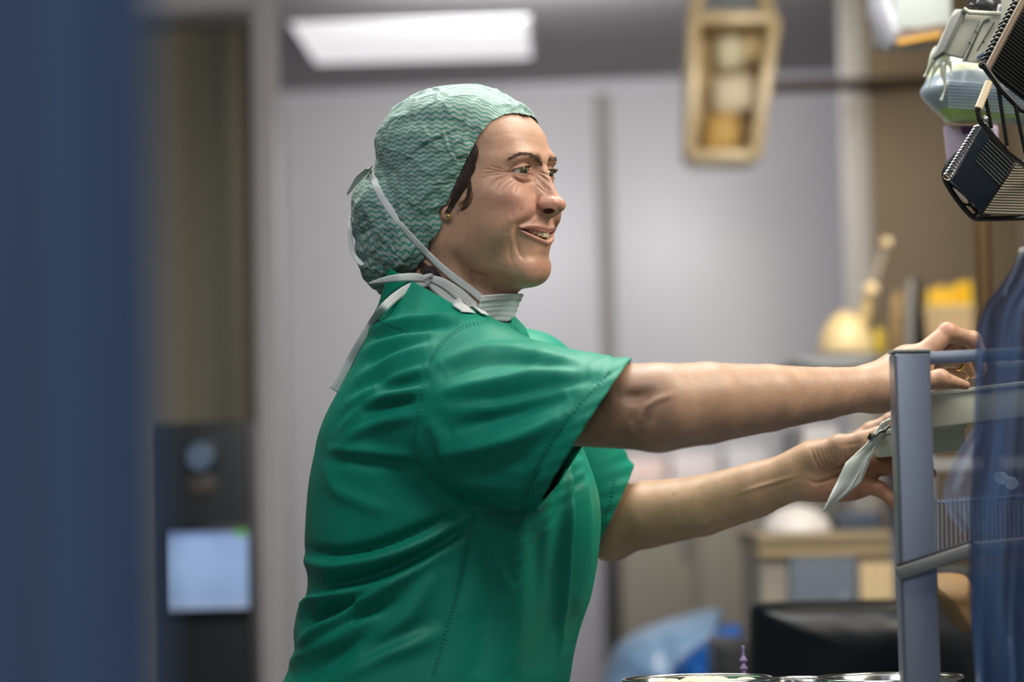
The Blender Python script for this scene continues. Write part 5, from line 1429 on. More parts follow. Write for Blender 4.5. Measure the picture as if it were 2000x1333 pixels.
b = MB(); b.ball(V(1925, 10, .06), .012, 16, 10, (1, .5, .8)); b.ball(V(1898, 11, .058), .0032, 10, 8); b.build('knob', M_BLACK, gx)
b = MB(); b.hexa([V(1945, 26, .05), V(1968, 28, .05), V(1966, 10, .05), V(1950, 8, .05)] + [V(1945, 26, .054), V(1968, 28, .054), V(1966, 10, .054), V(1950, 8, .054)], .0006); b.build('white_tag', M_WHITE_P, gx)
b = MB()
for k in range(2): b.hexa([V(1952, 22 - k * 6, .0485), V(1962, 23 - k * 6, .0485), V(1962, 20 - k * 6, .0485), V(1953, 19 - k * 6, .0485)] + [V(1952, 22 - k * 6, .05), V(1962, 23 - k * 6, .05), V(1962, 20 - k * 6, .05), V(1953, 19 - k * 6, .05)])
b.build('tag_print', mat('print_blue2', srgb(60, 92, 190), .5), gx)
b = MB(); b.hexa([V(1955, 60, .03), V(1955, -10, .03), V(1990, -40, .03), V(2010, 0, .03)] + [V(1955, 60, .035), V(1955, -10, .035), V(1990, -40, .035), V(2010, 0, .035)], .001); b.build('flap', M_GREYP, gx)
# wrapped pads with a tied neck
wp = empty('wrapped_pads', V(1870, 240, .25), 'clear bag of wrapped pads with green band, neck tied white', 'package')
def lump(b, poly_top, poly_bot, Y, th, n=26, amp=.004, seed=1):
    pass
def pillow(outline, Y, th, name, m, parent, seed=0, amp=.002, n=18):
    """Soft bag: closed outline in pixels at depth Y, swelling to th at the middle."""
    o_ = np.array([P(x, y, Y) for x, y in spline(list(outline) + [outline[0]], 48)[:-1]]); c = o_.mean(0); V2 = []; F2 = []
    rings = [1.0, .96, .86, .7, .5, .28, .08]
    for sgn in (-1, 1):
        base = len(V2)
        for r_ in rings:
            for p in o_:
                q_ = c + (p - c) * r_; hgt = th * .5 * math.sqrt(max(0, 1 - r_ ** 3))
                V2.append(q_ + CF * sgn * (hgt + (amp * float(vnoise((q_ * 1.0)[None], 14, seed)[0]) if r_ < 1 else 0)))
        m_ = len(o_)
        for a in range(len(rings) - 1):
            for k in range(m_): F2.append((base + a * m_ + k, base + a * m_ + (k + 1) % m_, base + (a + 1) * m_ + (k + 1) % m_, base + (a + 1) * m_ + k))
    me = mesh_np(name, np.array(V2), np.array(F2)); bmx = bmesh.new(); bmx.from_mesh(me); bmesh.ops.remove_doubles(bmx, verts=bmx.verts, dist=1e-5)
    bmesh.ops.holes_fill(bmx, edges=[e for e in bmx.edges if e.is_boundary]); bmesh.ops.recalc_face_normals(bmx, faces=bmx.faces[:]); bmx.to_mesh(me); bmx.free()
    return link(name, me, m, parent)
def striped(name, stops, angle_vec, scale, rough=.35, alpha=1.0):
    m = mat(name, (1, 1, 1, 1), rough, alpha=alpha, coat=.3); nt = m.node_tree
    g = nt.nodes.new('ShaderNodeNewGeometry'); d = nt.nodes.new('ShaderNodeVectorMath'); d.operation = 'DOT_PRODUCT'; d.inputs[1].default_value = angle_vec
    lk(nt, g.outputs['Position'], d.inputs[0]); r_ = nt.nodes.new('ShaderNodeMapRange'); r_.inputs[1].default_value, r_.inputs[2].default_value = scale; lk(nt, d.outputs['Value'], r_.inputs[0])
    c = nt.nodes.new('ShaderNodeValToRGB'); c.color_ramp.interpolation = 'LINEAR'
    while len(c.color_ramp.elements) < len(stops): c.color_ramp.elements.new(.5)
    for e, (p, col) in zip(c.color_ramp.elements, stops): e.position = p; e.color = col
    lk(nt, r_.outputs[0], c.inputs[0]); lk(nt, c.outputs[0], nt.nodes['Principled BSDF'].inputs['Base Color']); return m
zt, zb = P(1900, 110, .25)[2], P(1900, 245, .25)[2]
cw, cg, cbl = srgb(205, 212, 196), srgb(150, 178, 96), srgb(138, 152, 160)
M_PADS = striped('pad_wrap', [(0, srgb(92, 110, 130)), (.05, cg), (.19, cg), (.24, cbl), (.66, cbl), (.70, cw), (.76, srgb(196, 208, 150)), (.82, cw), (1, cw)], (0, 0, 1), (zb, zt))
pillow([(1838, 112), (1900, 108), (1990, 118), (2060, 150), (2060, 246), (1960, 240), (1862, 240), (1842, 228), (1800, 185), (1808, 160), (1822, 130)], .25, .13, 'wrap', M_PADS, wp, 3, .003)
for i in range(9):
    b = MB(); y = 160 + i * 6.2; b.tube([V(1852, y, .180), V(1900, y + 3, .176), V(1960, y + 10, .180), V(2030, y + 16, .19)], .0012, 5); b.build('pad_edge', mat('pad_edge_%d' % 0, srgb(112, 128, 142), .5) if i == 0 else bpy.data.materials['pad_edge_0'], wp)
b = MB()
for pts in ([(1846, 112), (1830, 128), (1820, 150), (1812, 172)], [(1846, 114), (1842, 140), (1846, 170), (1838, 196)], [(1848, 112), (1856, 128), (1858, 148)], [(1830, 92), (1818, 120), (1806, 150)]):
    b.tube([V(x, y, .17) for x, y in spline(pts, 12)], [.0040 * (.6 + .4 * math.sin(k * .5)) for k in range(13)], 8)
b.ball(V(1845, 112, .17), .007, 12, 8); b.build('tied_neck', mat('film_white', srgb(206, 212, 192), .25, coat=.5), wp)
b = MB(); b.ball(V(1844, 104, .165), .0055, 12, 8); b.build('green_tie', mat('lime', srgb(178, 200, 120), .4), wp)
lv = empty('lilac_box', V(1880, 330, .28), 'lilac and white carton under the wrapped pads', 'carton')
b = MB(); b.hexa([V(1852, 336, .26), V(1905, 330, .26), V(1905, 246, .26), V(1842, 246, .26)] + [V(1856, 336, .36), V(1950, 330, .36), V(1950, 246, .36), V(1846, 246, .36)], .003); b.build('carton', mat('lilac_card', srgb(196, 178, 200), .6), lv)
b = MB(); b.hexa([V(1880, 262, .257), V(1900, 262, .257), V(1900, 247, .257), V(1876, 247, .257)] + [V(1880, 262, .26), V(1900, 262, .26), V(1900, 247, .26), V(1876, 247, .26)]); b.build('purple_print', mat('purple_print', srgb(92, 52, 112), .6), lv)
bar_ = MB(); bar(bar_, V(1860, 345, .31), V(2110, 345, .31), .004, .10); bar_.build('carton_shelf', M_STEEL, st)
bar_ = MB(); bar(bar_, V(2100, 345, .31), Vector((xs_, .10, P(2110, 345, .31)[2])), .008, .02); bar_.build('bracket', M_STEEL, st)

# --- equipment at the back right
Yh = 1.2
dv = empty('supply_holder', V(1780, 80, Yh), 'pale grey wall-arm device with rounded end and orange strip at the frame top', 'device')
b = MB(); obox(b, 1745, 1862, -60, 58, Yh, .20, .05, .012); b.build('body', mat('device_grey', srgb(184, 190, 184), .45), dv)
b = MB(); b.tube([V(1716, -60, Yh + .06), V(1722, 20, Yh + .06), V(1738, 62, Yh + .06), V(1752, 84, Yh + .06)], .022, 14, flat=2.6); b.build('end_cap', mat('device_white', srgb(206, 206, 212), .35), dv)
b = MB(); b.hexa([V(1748, 62, Yh), V(1850, 44, Yh), V(1850, 78, Yh), V(1750, 88, Yh)] + [V(1748, 62, Yh + .18), V(1850, 44, Yh + .18), V(1850, 78, Yh + .18), V(1750, 88, Yh + .18)], .004); b.build('underside', mat('device_brown', srgb(112, 92, 74), .5), dv)
b = MB(); b.hexa([V(1752, 78, Yh - .006), V(1838, 62, Yh - .006), V(1838, 72, Yh - .006), V(1752, 88, Yh - .006)] + [V(1752, 78, Yh + .02), V(1838, 62, Yh + .02), V(1838, 72, Yh + .02), V(1752, 88, Yh + .02)], .002); b.build('orange_strip', mat('orange', srgb(214, 158, 48), .5), dv)
b = MB(); b.tube([V(1800, -50, Yh + .1), Vector((P(1800, -50, Yh + .1)[0], Yh + .1, CEIL))], .025, 12); b.build('ceiling_arm', M_STEEL, dv)
# rail in front of the wall
rl = empty('wall_rail', V(1650, 165, 3.75), 'dark brown horizontal rail crossing the white post at the back', 'rail')
b = MB(); b.tube([V(1490, 171, 3.75), V(1840, 159, 3.75), V(2300, 143, 3.75)], .0165, 12); b.build('bar', mat('rail_brown', srgb(54, 36, 14), .6), rl)
b = MB(); b.tube([V(1668, 164, 3.75), V(1668, 164, 3.9)], .010, 10); b.tube([V(1850, 158, 3.75), V(1850, 158, 3.9)], .010, 10); b.build('bracket', bpy.data.materials['rail_brown'], rl)
# hanging amber container
Yc = 3.2
hc = empty('hanging_container', V(1420, 310, Yc), 'amber framed hanging container with pale packs inside, below the ceiling', 'container')
M_AMB = mat('amber_frame', srgb(214, 192, 146), .35, coat=.3)
TL, TR, BR_, BL = (1352, 45), (1508, 45), (1470, 312), (1345, 312)
def fr(b, pts, w, Y): 
    for a, c in zip(pts, pts[1:]): bar(b, V(*a, Y), V(*c, Y), w, w, .004)
for nm, a, c in (('side_bar', TL, BL), ('side_bar', TR, BR_), ('cross_bar', TL, TR), ('cross_bar', BL, BR_)):
    b = MB(); bar(b, V(*a, Yc), V(*c, Yc), .030, .16, .006); b.build(nm, M_AMB, hc)
b = MB(); b.hexa([V(*p, Yc + .085) for p in (BL, BR_, TR, TL)] + [V(*p, Yc + .095) for p in (BL, BR_, TR, TL)], .002); b.build('back_panel', mat('amber_back', srgb(196, 172, 128), .5), hc)
b = MB(); b.tube([V(1356, 45, Yc), V(1356, 20, Yc), V(1372, -30, Yc)], .017, 10); b.build('bail_arm', M_AMB, hc)
b = MB(); b.tube([V(1500, 45, Yc), V(1503, 20, Yc), V(1480, -30, Yc)], .017, 10); b.build('bail_arm', M_AMB, hc)
b = MB(); b.hexa([V(1378, 38, Yc + .01), V(1488, 38, Yc + .01), V(1472, -30, Yc + .01), V(1392, -30, Yc + .01)] + [V(1378, 38, Yc + .06), V(1488, 38, Yc + .06), V(1472, -30, Yc + .06), V(1392, -30, Yc + .06)], .004); b.build('blue_grey_plate', mat('plate_blue_grey', srgb(104, 116, 130), .5), hc)
b = MB(); b.tube([V(1425, -30, Yc + .03), Vector((P(1425, -30, Yc + .03)[0], Yc + .03, CEIL))], .012, 10); b.build('hanger', M_STEEL, hc)
for i, (ol, lab) in enumerate((([(1398, 75), (1446, 72), (1452, 130), (1400, 135)], 'upper white pack inside the amber hanging container'), ([(1452, 70), (1484, 72), (1480, 120), (1456, 118)], 'small cream pack at the upper corner of the amber hanging container'),
                               ([(1392, 150), (1466, 148), (1470, 215), (1396, 218)], 'large white pack in the middle of the amber hanging container'), ([(1380, 226), (1440, 224), (1438, 292), (1378, 294)], 'yellowish pack at the bottom of the amber hanging container'))):
    m_ = mat('pack_%d' % i, (srgb(232, 228, 205), srgb(228, 208, 160), srgb(240, 232, 212), srgb(220, 186, 112))[i], .5)
    o_ = pillow(ol, Yc + .03, .07, 'pack', m_, None, i + 5, .004); tag(o_, lab, 'pack', 'packs in the hanging container')
# --- shelf trolley with what stands on it
YT = 2.2; s2 = sc(YT)
tr_ = empty('equipment_trolley', (P(1800, 900, YT)[0], YT + .2, 0), 'grey equipment trolley with tall shelf behind her hands', 'trolley')
b = MB(); obox(b, 1548, 2250, 694, 712, YT, .52, 0, .006); b.build('top_shelf', mat('shelf_grey', srgb(176, 180, 182), .4), tr_)
b = MB(); b.tube([V(1542, 708, YT - .02), V(1600, 716, YT - .03), V(1660, 716, YT - .03), V(1740, 700, YT - .03)], .006, 10); b.build('cable', mat('cable_grey', srgb(96, 104, 108), .5), tr_)
b = MB(); obox(b, 1560, 2250, 900, 916, YT, .40, 0, .006); b.build('lower_shelf', bpy.data.materials['shelf_grey'], tr_)
for x, d in ((1800, .03), (2220, .03), (1800, .37), (2220, .37)):
    p = P(x, 700, YT); b = MB(); b.box((p[0], YT + d, p[2] / 2 + .02), (.04, .04, p[2] - .04), None, .004); b.build('upright', M_STEEL, tr_)
for x, d in ((1800, .03), (2220, .03), (1800, .37), (2220, .37)):
    p = P(x, 700, YT); b = MB(); b.lathe((p[0] - .012, YT + d, .04), [(0, 0), (.04, 0), (.04, .024), (0, .024)], 20, Vector((1, 0, 0))); b.build('caster', M_BLACK, tr_)
for i, (x0, x1, y0, y1, lab, col) in enumerate(((1568, 1640, 832, 899, 'white carton on the trolley shelf between her two forearms', (214, 212, 214)), (1652, 1720, 846, 899, 'pale grey carton on the trolley shelf close to her wrist', (186, 184, 186)))):
    b = MB(); obox(b, x0, x1, y0, y1, YT + .05, .22, .1, .01); o_ = b.build('carton', mat('carton_%d' % i, srgb(*col), .6)); tag(o_, lab, 'carton')
zS = P(1700, 694, YT)[2]
lp = empty('desk_lamp', V(1660, 690, YT + .1), 'cream domed desk lamp with jointed arm on the grey shelf', 'lamp')
M_CREAM = mat('cream_enamel', srgb(244, 220, 168), .35, coat=.4)
b = MB(); b.lathe(V(1652, 690, YT + .1), [(.055, .001), (.058, .012), (.052, .04), (.036, .066), (.018, .082), (.0, .088)], 28); b.build('shade', M_CREAM, lp)
b = MB(); b.tube([V(1668, 690, YT + .1), V(1684, 630, YT + .1), V(1701, 568, YT + .1)], [.018, .016, .012], 12); b.build('lower_arm', mat('lamp_arm', srgb(198, 174, 124), .4), lp)
b = MB(); b.tube([V(1701, 568, YT + .1), V(1731, 476, YT + .1)], [.010, .009], 12); b.build('upper_arm', mat('lamp_rod', srgb(160, 148, 134), .4), lp)
for x, y, r_ in ((1701, 567, .017), (1731, 475, .012)):
    b = MB(); b.ball(V(x, y, YT + .09), r_, 18, 12); b.build('joint', mat('joint_cream', srgb(246, 222, 176), .3, coat=.5), lp)
mo = empty('monitor', V(1780, 690, YT + .05), 'slim monitor turned edge-on, black back and grey rim, on the shelf', 'monitor')
b = MB(); b.hexa([V(1766, 688, YT), V(1784, 688, YT), V(1786, 545, YT), V(1774, 545, YT)] + [V(1770, 688, YT + .25), V(1790, 688, YT + .25), V(1792, 545, YT + .25), V(1780, 545, YT + .25)], .004); b.build('rim', mat('monitor_grey', srgb(138, 136, 134), .4), mo)
b = MB(); b.hexa([V(1784, 688, YT + .002), V(1812, 688, YT + .03), V(1790, 545, YT + .03), V(1786, 545, YT + .002)] + [V(1790, 688, YT + .25), V(1815, 688, YT + .25), V(1798, 545, YT + .25), V(1792, 545, YT + .25)], .004); b.build('back_shell', M_BLACK, mo)
b = MB(); b.hexa([V(1690, 688, YT + .2), V(1724, 688, YT + .2), V(1712, 600, YT + .2), V(1696, 600, YT + .2)] + [V(1690, 688, YT + .26), V(1724, 688, YT + .26), V(1712, 600, YT + .26), V(1696, 600, YT + .26)], .004); o_ = b.build('folder', mat('folder_dark', srgb(112, 100, 72), .5)); tag(o_, 'dark olive wedge folder standing on the shelf beside the lamp', 'folder')
b = MB(); b.lathe(V(1716, 690, YT + .15), [(0, 0), (.014, 0), (.016, .04), (.012, .05), (0, .052)], 18); o_ = b.build('bottle', mat('yellow_cap', srgb(196, 172, 60), .4)); tag(o_, 'small yellow bottle on the shelf next to the desk lamp', 'bottle')
bx = empty('storage_box', V(1850, 690, YT + .3), 'beige open storage box filled with yellow packets on the shelf', 'box')
b = MB(); obox(b, 1802, 1902, 604, 690, YT + .32, .14, 0, .004); b.build('box_body', mat('beige_box', srgb(188, 162, 124), .55), bx)
b = MB(); obox(b, 1800, 1904, 596, 606, YT + .315, .15, 0, .003); b.build('box_rim', mat('beige_rim', srgb(206, 190, 150), .5), bx)
for i in range(5):
    x = 1812 + i * 18; hh = (34, 40, 36, 46, 50)[i]
    b = MB(); obox(b, x, x + 16, 598 - hh, 620, YT + .35 + .02 * (i % 2), .03, .1 * (i - 2), .006); o_ = b.build('yellow_packet', bpy.data.materials.get('yellow_pack') or mat('yellow_pack', srgb(240, 196, 20), .45)); tag(o_, 'bright yellow packet standing in the beige storage box', 'packet', 'yellow packets in the storage box')
b = MB(); b.hexa([V(1738, 690, YT + .25), V(1762, 690, YT + .25), V(1762, 560, YT + .25), V(1742, 580, YT + .25)] + [V(1738, 690, YT + .3), V(1762, 690, YT + .3), V(1762, 560, YT + .3), V(1742, 580, YT + .3)], .01); o_ = b.build('tan_bag', mat('tan_bag', srgb(190, 160, 112), .6)); tag(o_, 'tan paper bag standing between the lamp and the monitor', 'bag')
# --- beige cabinet with blue-grey door, basin on it
YQ = 2.0
zc_ = P(1600, 1045, YQ)[2]
bc = empty('beige_cabinet', (P(1610, 1100, YQ)[0], YQ + .2, 0), 'beige cabinet with blue-grey door under the left hand', 'cabinet')
b = MB(); obox(b, 1478, 1742, 1040, 1066, YQ, .42, 0, .006); b.build('top_edge', mat('beige_dark', srgb(150, 134, 104), .5), bc)
b = MB(); obox(b, 1482, 1740, 1066, 1086, YQ + .01, .40, 0, .004); b.build('ledge', M_BEIGE, bc)
p0, p1 = P(1484, 1086, YQ + .03), P(1738, 1086, YQ + .03)
b = MB(); b.box(((p0[0] + p1[0]) / 2, YQ + .22, p0[2] / 2), (p1[0] - p0[0], .38, p0[2]), None, .004); b.build('body', mat('cab_body', srgb(150, 142, 128), .5), bc)
d0, d1 = P(1540, 1090, YQ + .02), P(1672, 1090, YQ + .02)
b = MB(); b.box(((d0[0] + d1[0]) / 2, YQ + .02, (d0[2] + .12) / 2), (d1[0] - d0[0], .03, d0[2] - .12), None, .004); dr_ = b.build('door', mat('door_blue_grey', srgb(98, 108, 122), .45), bc)
b = MB(); b.box((d1[0] - .03, YQ - .002, d0[2] - .12), (.012, .016, .10), None, .003); b.build('handle', M_STEEL, dr_)
e0, e1 = P(1676, 1090, YQ + .02), P(1742, 1090, YQ + .02)
b = MB(); b.box(((e0[0] + e1[0]) / 2, YQ + .02, e0[2] / 2), (e1[0] - e0[0], .03, e0[2] - .02), None, .004); b.build('side_panel', M_BEIGE, bc)
b = MB(); b.lathe(V(1556, 1040, YQ + .16), [(0, 0.0), (.070, 0.0), (.068, .012), (.058, .030), (.036, .046), (.0, .054)], 28); o_ = b.build('white_dome', mat('basin_white', srgb(226, 222, 222), .4)); tag(o_, 'white upturned bowl on the beige cabinet under the left hand', 'bowl')
b = MB(); obox(b, 1638, 1722, 1002, 1040, YQ + .12, .12, .0, .006); o_ = b.build('dark_case', mat('case_blue', srgb(62, 74, 92), .5)); tag(o_, 'dark blue-grey case on the beige cabinet, near the rack post', 'case')
# --- low cabinets against the far wall
YW = 4.4
lc_ = empty('base_cabinet', (P(1420, 1100, YW)[0], YW + .3, 0), 'grey-beige base cabinet along the far wall below the forearms', 'cabinet')
a0, a1 = P(1207, 960, YW), P(1660, 960, YW); zt_ = P(1430, 958, YW)[2]
b = MB(); b.box(((a0[0] + a1[0]) / 2, YW + .3, zt_ / 2 + .04), (a1[0] - a0[0], .56, zt_ - .08), None, .004); b.build('body', mat('cab_grey', srgb(132, 126, 115), .5, noise=.04, nscale=5), lc_)
b = MB(); b.box(((a0[0] + a1[0]) / 2, YW + .32, .04), (a1[0] - a0[0] - .02, .5, .08), None, .004); b.build('plinth', M_BLACK, lc_)
b = MB(); b.box(((a0[0] + a1[0]) / 2, YW + .29, zt_ + .015), (a1[0] - a0[0] + .03, .60, .03), None, .006); b.build('worktop', mat('worktop', srgb(200, 190, 186), .4), lc_)
for i in range(3):
    w = (a1[0] - a0[0]) / 3; b = MB(); b.box((a0[0] + w * (i + .5), YW + .012, zt_ / 2 + .04), (w - .012, .022, zt_ - .12), None, .003); d_ = b.build('door', bpy.data.materials['cab_grey'], lc_)
    b = MB(); b.box((a0[0] + w * (i + .85), YW - .008, zt_ - .12), (.012, .018, .12), None, .003); b.build('handle', M_STEEL, d_)
for i, (x0, x1, y0, col, lab) in enumerate(((1215, 1300, 896, (222, 200, 192), 'pinkish white carton on the worktop beside her sleeve'), (1312, 1402, 884, (214, 206, 206), 'white carton on the worktop between her forearms'), (1420, 1500, 872, (206, 204, 208), 'tall white carton on the worktop, third from her sleeve'))):
    yb_ = to_px(np.array([P((x0 + x1) / 2, 900, YW + .1)[0], YW + .1, zt_ + .031]))[1]; b = MB(); obox(b, x0, x1, y0, yb_, YW + .1, .25, 0, .01); o_ = b.build('carton', mat('wcarton_%d' % i, srgb(*col), .6)); tag(o_, lab, 'carton')
b = MB(); b.box((P(1195, 1100, YW)[0], YW + .3, .55), (.022, .5, 1.1), None, .004); o_ = b.build('gap_panel', M_BLACK); tag(o_, 'narrow black panel standing in for the dark gap at the end of the base cabinet', 'panel')  # shade of the gap built as a black slab beside the cabinet
# --- black chair
YC = 1.0
ch_ = empty('office_chair', (P(1660, 1300, YC)[0], YC + .3, 0), 'black vinyl office chair with wide shiny backrest behind the bowls', 'chair')
M_VINYL = mat('black_vinyl', srgb(8, 13, 17), .34, spec=.3)
cx_ = P(1675, 1300, YC)[0]; ztop = P(1660, 1176, YC)[2]
pillow([(1466, 1190), (1474, 1180), (1510, 1176), (1620, 1173), (1740, 1171), (1826, 1177), (1868, 1200), (1892, 1240), (1908, 1300), (1914, 1400), (1914, 1560), (1464, 1560), (1464, 1300)], YC + .06, .12, 'backrest', M_VINYL, ch_, 31, .001)
b = MB(); b.box((cx_, YC + .34, ztop - .46), (.42, .44, .09), None, .035, 5); b.build('seat', M_VINYL, ch_)
for s_ in (-1, 1):
    b = MB(); b.tube([(cx_ + s_ * .20, YC + .10, ztop - .40), (cx_ + s_ * .22, YC + .12, ztop - .22), (cx_ + s_ * .22, YC + .42, ztop - .22)], .016, 10); b.build('armrest', M_BLACK, ch_)
b = MB(); b.tube([(cx_, YC + .34, .06), (cx_, YC + .34, ztop - .5)], .028, 14); b.build('column', M_CHROME, ch_)
b = MB()
for k in range(5):
    a = k * 2 * math.pi / 5; b.tube([(cx_, YC + .34, .10), (cx_ + .28 * math.cos(a), YC + .34 + .28 * math.sin(a), .06)], [.026, .016], 10)
b.build('star_base', M_BLACK, ch_)
for k in range(5):
    a = k * 2 * math.pi / 5; b = MB(); b.ball((cx_ + .28 * math.cos(a), YC + .34 + .28 * math.sin(a), .03), .03, 14, 10); b.build('caster', M_BLACK, ch_)
# --- blue bags in the back
YG = 2.4
o_ = pillow([(1172, 1345), (1200, 1270), (1260, 1228), (1330, 1205), (1392, 1190), (1412, 1200), (1400, 1240), (1376, 1262), (1350, 1290), (1340, 1350), (1330, 1700), (1180, 1700)], YG, .30, 'draped_sack', mat('pale_blue_film', srgb(128, 164, 202), .35, noise=.2, nscale=8, coat=.3), None, 11, .02); tag(o_, 'pale blue plastic draped sack standing low behind her waist', 'sack')
o_ = pillow([(1300, 1350), (1318, 1300), (1372, 1252), (1420, 1222), (1446, 1226), (1444, 1262), (1424, 1280), (1400, 1350), (1400, 1700), (1300, 1700)], YG - .36, .15, 'waste_bag', mat('deep_blue_film', srgb(24, 88, 168), .3, noise=.25, nscale=9, coat=.4), None, 12, .02); tag(o_, 'deep blue plastic waste bag beside the pale blue sack', 'bag')
b = MB(); obox(b, 1408, 1475, 1262, 1700, YG - .80, .25, 0, .01); o_ = b.build('dark_bin', M_BLACK); tag(o_, 'small black bin between the blue bag and the office chair', 'bin')
# --- tan sack and dark trolley at lower right
o_ = pillow([(1804, 1128), (1850, 1120), (1890, 1130), (1896, 1180), (1890, 1236), (1866, 1222), (1834, 1180), (1808, 1156)], .30, .10, 'tan_sack', mat('tan_cloth', srgb(134, 104, 64), .7, noise=.15, nscale=30), None, 21, .008); tag(o_, 'tan cloth sack hanging behind the rack post', 'sack')
dt = empty('dark_trolley', (P(2010, 1250, .5)[0], .65, 0), 'black instrument trolley in the corner behind the blue cover', 'trolley')
p_ = P(1908, 1120, .5)
b = MB(); b.box((p_[0] + .16, .68, (p_[2] + .06) / 2), (.32, .36, p_[2] - .06), None, .012); b.build('body', mat('trolley_black', srgb(16, 17, 18), .35), dt)
for k in range(3):
    b = MB(); b.box((p_[0] + .16, .495, p_[2] - .10 - k * .15), (.28, .012, .13), None, .004); d_ = b.build('drawer', mat('drawer_dark_%d' % k, srgb(28, 26, 24), .4), dt)
    b = MB(); b.tube([(p_[0] + .08, .482, p_[2] - .08 - k * .15), (p_[0] + .24, .482, p_[2] - .08 - k * .15)], .005, 8); b.build('handle', M_STEEL, d_)
b = MB()
for dx in (-.13, .13):
    for dy in (-.14, .14): b.ball((p_[0] + .16 + dx, .68 + dy, .03), .03, 14, 10)
b.build('casters', M_BLACK, dt)
# --- instrument table with bowls
zt2 = P(1550, 1450, 0)[2]; xa, xb = P(1185, 1400, 0)[0], P(1905, 1400, 0)[0]
it = empty('instrument_table', ((xa + xb) / 2, 0, 0), 'stainless instrument table under the bowls before her', 'table')
b = MB(); b.box(((xa + xb) / 2, .06, zt2 - .012), (xb - xa, .36, .024), None, .004); b.build('table_top', M_STEEL, it)
for dx in (-1, 1):
    for dy in (-.08, .20):
        b = MB(); b.tube([((xa + xb) / 2 + dx * (xb - xa) * .45, dy, .0), ((xa + xb) / 2 + dx * (xb - xa) * .45, dy, zt2 - .02)], .014, 12); b.build('leg', M_STEEL, it)
def bowl(cx, cy, rx_px, Y, label, ry=1.0, fill=None):
    c = V(cx, cy, Y); r_ = rx_px * sc(Y); t = empty('steel_bowl', (c.x, c.y, zt2), label, 'bowl', 'steel bowls on the instrument table'); hgt = c.z - zt2
    prof = [(.0, 0), (.62, 0), (.80, .35), (.93, .75), (.99, .97), (1.03, 1.0), (1.02, 1.02), (.985, .99), (.91, .75), (.78, .37), (.60, .04), (.0, .03)]
    b = MB(); b.lathe((0, 0, 0), [(p[0], p[1]) for p in prof], 56); bmesh.ops.transform(b.bm, matrix=Matrix.Translation((c.x, c.y, zt2)) @ Matrix.Diagonal((r_, r_ * ry, hgt, 1)), verts=b.bm.verts[:]); b.build('shell', M_CHROME, t, angle=0)
    rm = MB(); rm.tube([(c.x + r_ * 1.01 * math.cos(a), c.y + r_ * ry * 1.01 * math.sin(a), c.z) for a in np.linspace(0, 2 * math.pi, 60, endpoint=False)], .0022, 8, closed=True); rm.build('rolled_rim', M_CHROME, t, angle=0)
    return t, c, r_, hgt
t1_, c1, r1, h1 = bowl(1362, 1328, 142, -.01, 'wide stainless bowl with gauze in it, beside the scrub top', .72)
gz = MB()
for i in range(26):
    a = rng.uniform(0, 6.28); rr_ = r1 * .62 * math.sqrt(rng.random()); gz.ball((c1.x + r1 * .1 + rr_ * math.cos(a), c1.y + .72 * rr_ * math.sin(a), c1.z - .016 + .008 * rng.random()), .016, 10, 8, (1.2, 1, .7))
o_ = gz.build('gauze', mat('gauze', srgb(222, 222, 196), .9, bump=.6, bscale=300)); tag(o_, 'crumpled pale gauze heaped in the wide steel bowl', 'gauze', None, 'stuff')
bowl(1560, 1331, 78, .11, 'small stainless bowl behind the purple spike', .9)
bowl(1738, 1325, 140, .02, 'large stainless bowl beside the rack post', .72)
pp = empty('purple_spike', V(1453, 1450, .13), 'thin purple plastic spike with two beads, standing between the steel bowls', 'spike')
M_PURP = mat('purple_plastic', srgb(166, 142, 184), .35, noise=.05, nscale=50)
x_ = P(1453, 1320, .13); zb_, z1_ = zt2, P(1452, 1262, .13)[2]
b = MB(); zz = lambda y: P(1453, y, .13)[2]
b.lathe((x_[0], .13, 0), [(0, zt2), (.012, zt2), (.012, zt2 + .004), (.0040, zt2 + .010), (.0036, zz(1330)), (.0028, zz(1310)), (.0022, zz(1296)), (.0020, zz(1290)), (.0026, zz(1287)), (.0017, zz(1280)), (.0016, zz(1268)), (.0022, zz(1265)), (.0014, zz(1262)), (0, zz(1261))], 14); b.build('shaft', M_PURP, pp)
for y in (1290, 1306):
    b = MB(); b.lathe((x_[0], .13, zz(y)), [(0, -.0030), (.0036, -.0020), (.0050, .0), (.0038, .0016), (.0020, .005), (0, .005)], 14); b.build('bead', M_PURP, pp)
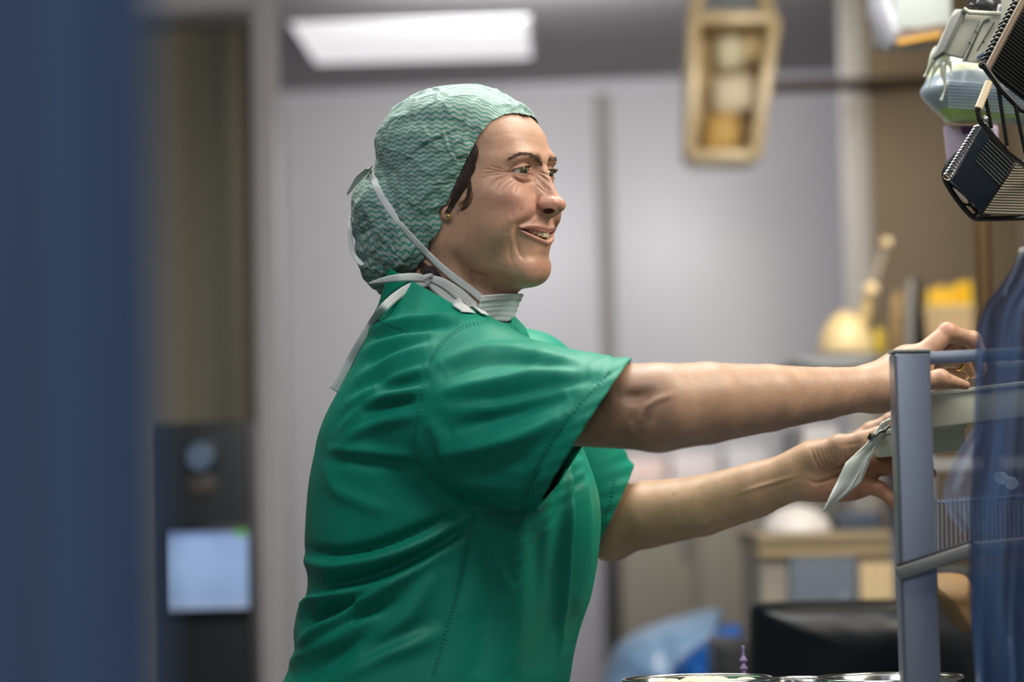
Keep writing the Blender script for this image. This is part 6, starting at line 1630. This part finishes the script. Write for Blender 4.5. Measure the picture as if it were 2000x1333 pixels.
# --- dark machine at the left
YM = 2.3
mc = empty('treatment_machine', (P(400, 1200, YM)[0], YM + .2, 0), 'tall black machine with glowing pale blue screen beside the dark door', 'machine')
m0, m1 = P(290, 826, YM), P(484, 826, YM); zm = P(400, 826, YM)[2]
b = MB(); b.box(((m0[0] + m1[0]) / 2, YM + .1, (zm + .05) / 2), (m1[0] - m0[0], .20, zm - .05), None, .012, 3); b.build('body', mat('machine_black', srgb(20, 24, 27), .4), mc)
b = MB(); obox(b, 314, 488, 1026, 1200, YM - .03, .04, 0, .008); b.build('screen_bezel', mat('bezel', srgb(10, 11, 14), .35), mc)
def screen_mat():
    m = bpy.data.materials.new('screen'); m.use_nodes = True; nt = m.node_tree; b = nt.nodes['Principled BSDF']; b.inputs['Base Color'].default_value = (.02, .02, .03, 1); b.inputs['Roughness'].default_value = .2
    tc = nt.nodes.new('ShaderNodeTexCoord'); sp = nt.nodes.new('ShaderNodeSeparateXYZ'); lk(nt, tc.outputs['Generated'], sp.inputs[0])
    r_ = nt.nodes.new('ShaderNodeValToRGB'); els = r_.color_ramp.elements
    for _ in range(3): els.new(.5)
    for e, (p, c) in zip(els, ((0, srgb(150, 165, 192)), (.18, srgb(132, 158, 194)), (.6, srgb(142, 170, 208)), (.9, srgb(138, 164, 205)), (1, srgb(96, 112, 158)))): e.position = p; e.color = c
    lk(nt, sp.outputs['Z'], r_.inputs[0]); n = nt.nodes.new('ShaderNodeTexNoise'); n.inputs['Scale'].default_value = 9; lk(nt, tc.outputs['Object'], n.inputs['Vector'])
    mx = nt.nodes.new('ShaderNodeMix'); mx.data_type = 'RGBA'; mx.blend_type = 'SOFT_LIGHT'; mx.inputs[0].default_value = .4; lk(nt, r_.outputs[0], mx.inputs[6]); lk(nt, n.outputs['Fac'], mx.inputs[7])
    lk(nt, mx.outputs[2], b.inputs['Emission Color']); b.inputs['Emission Strength'].default_value = .95; return m
b = MB(); obox(b, 323, 484, 1040, 1190, YM - .036, .008, 0, .003); scn = b.build('screen', screen_mat(), mc)
b = MB(); obox(b, 458, 482, 1036, 1048, YM - .042, .006, 0, .002); b.build('green_light', mat('green_led', (.02, .1, .01, 1), .4, emit=(.12, .5, .06, 1), estr=.5), mc)
b = MB(); obox(b, 362, 424, 862, 922, YM - .012, .02, 0, .01); b.build('gauge_housing', M_BLACK, mc)
b = MB(); cg_ = V(390, 893, YM - .014); b.lathe(cg_, [(0, .012), (.026, .012), (.030, .006), (.030, 0)], 28, -Vector(CF)); b.build('gauge_dial', mat('gauge_blue', srgb(96, 116, 140), .3, coat=.4), mc)
b = MB(); obox(b, 366, 420, 928, 968, YM - .008, .012, 0, .004); b.build('label_plate', mat('label_brown', srgb(66, 62, 58), .5), mc)
b = MB()
for dx in (-.12, .12):
    for dy in (.05, .15): b.ball((P(395, 900, YM)[0] + dx * .7, YM + dy, .028), .028, 14, 10)
b.build('casters', M_BLACK, mc)
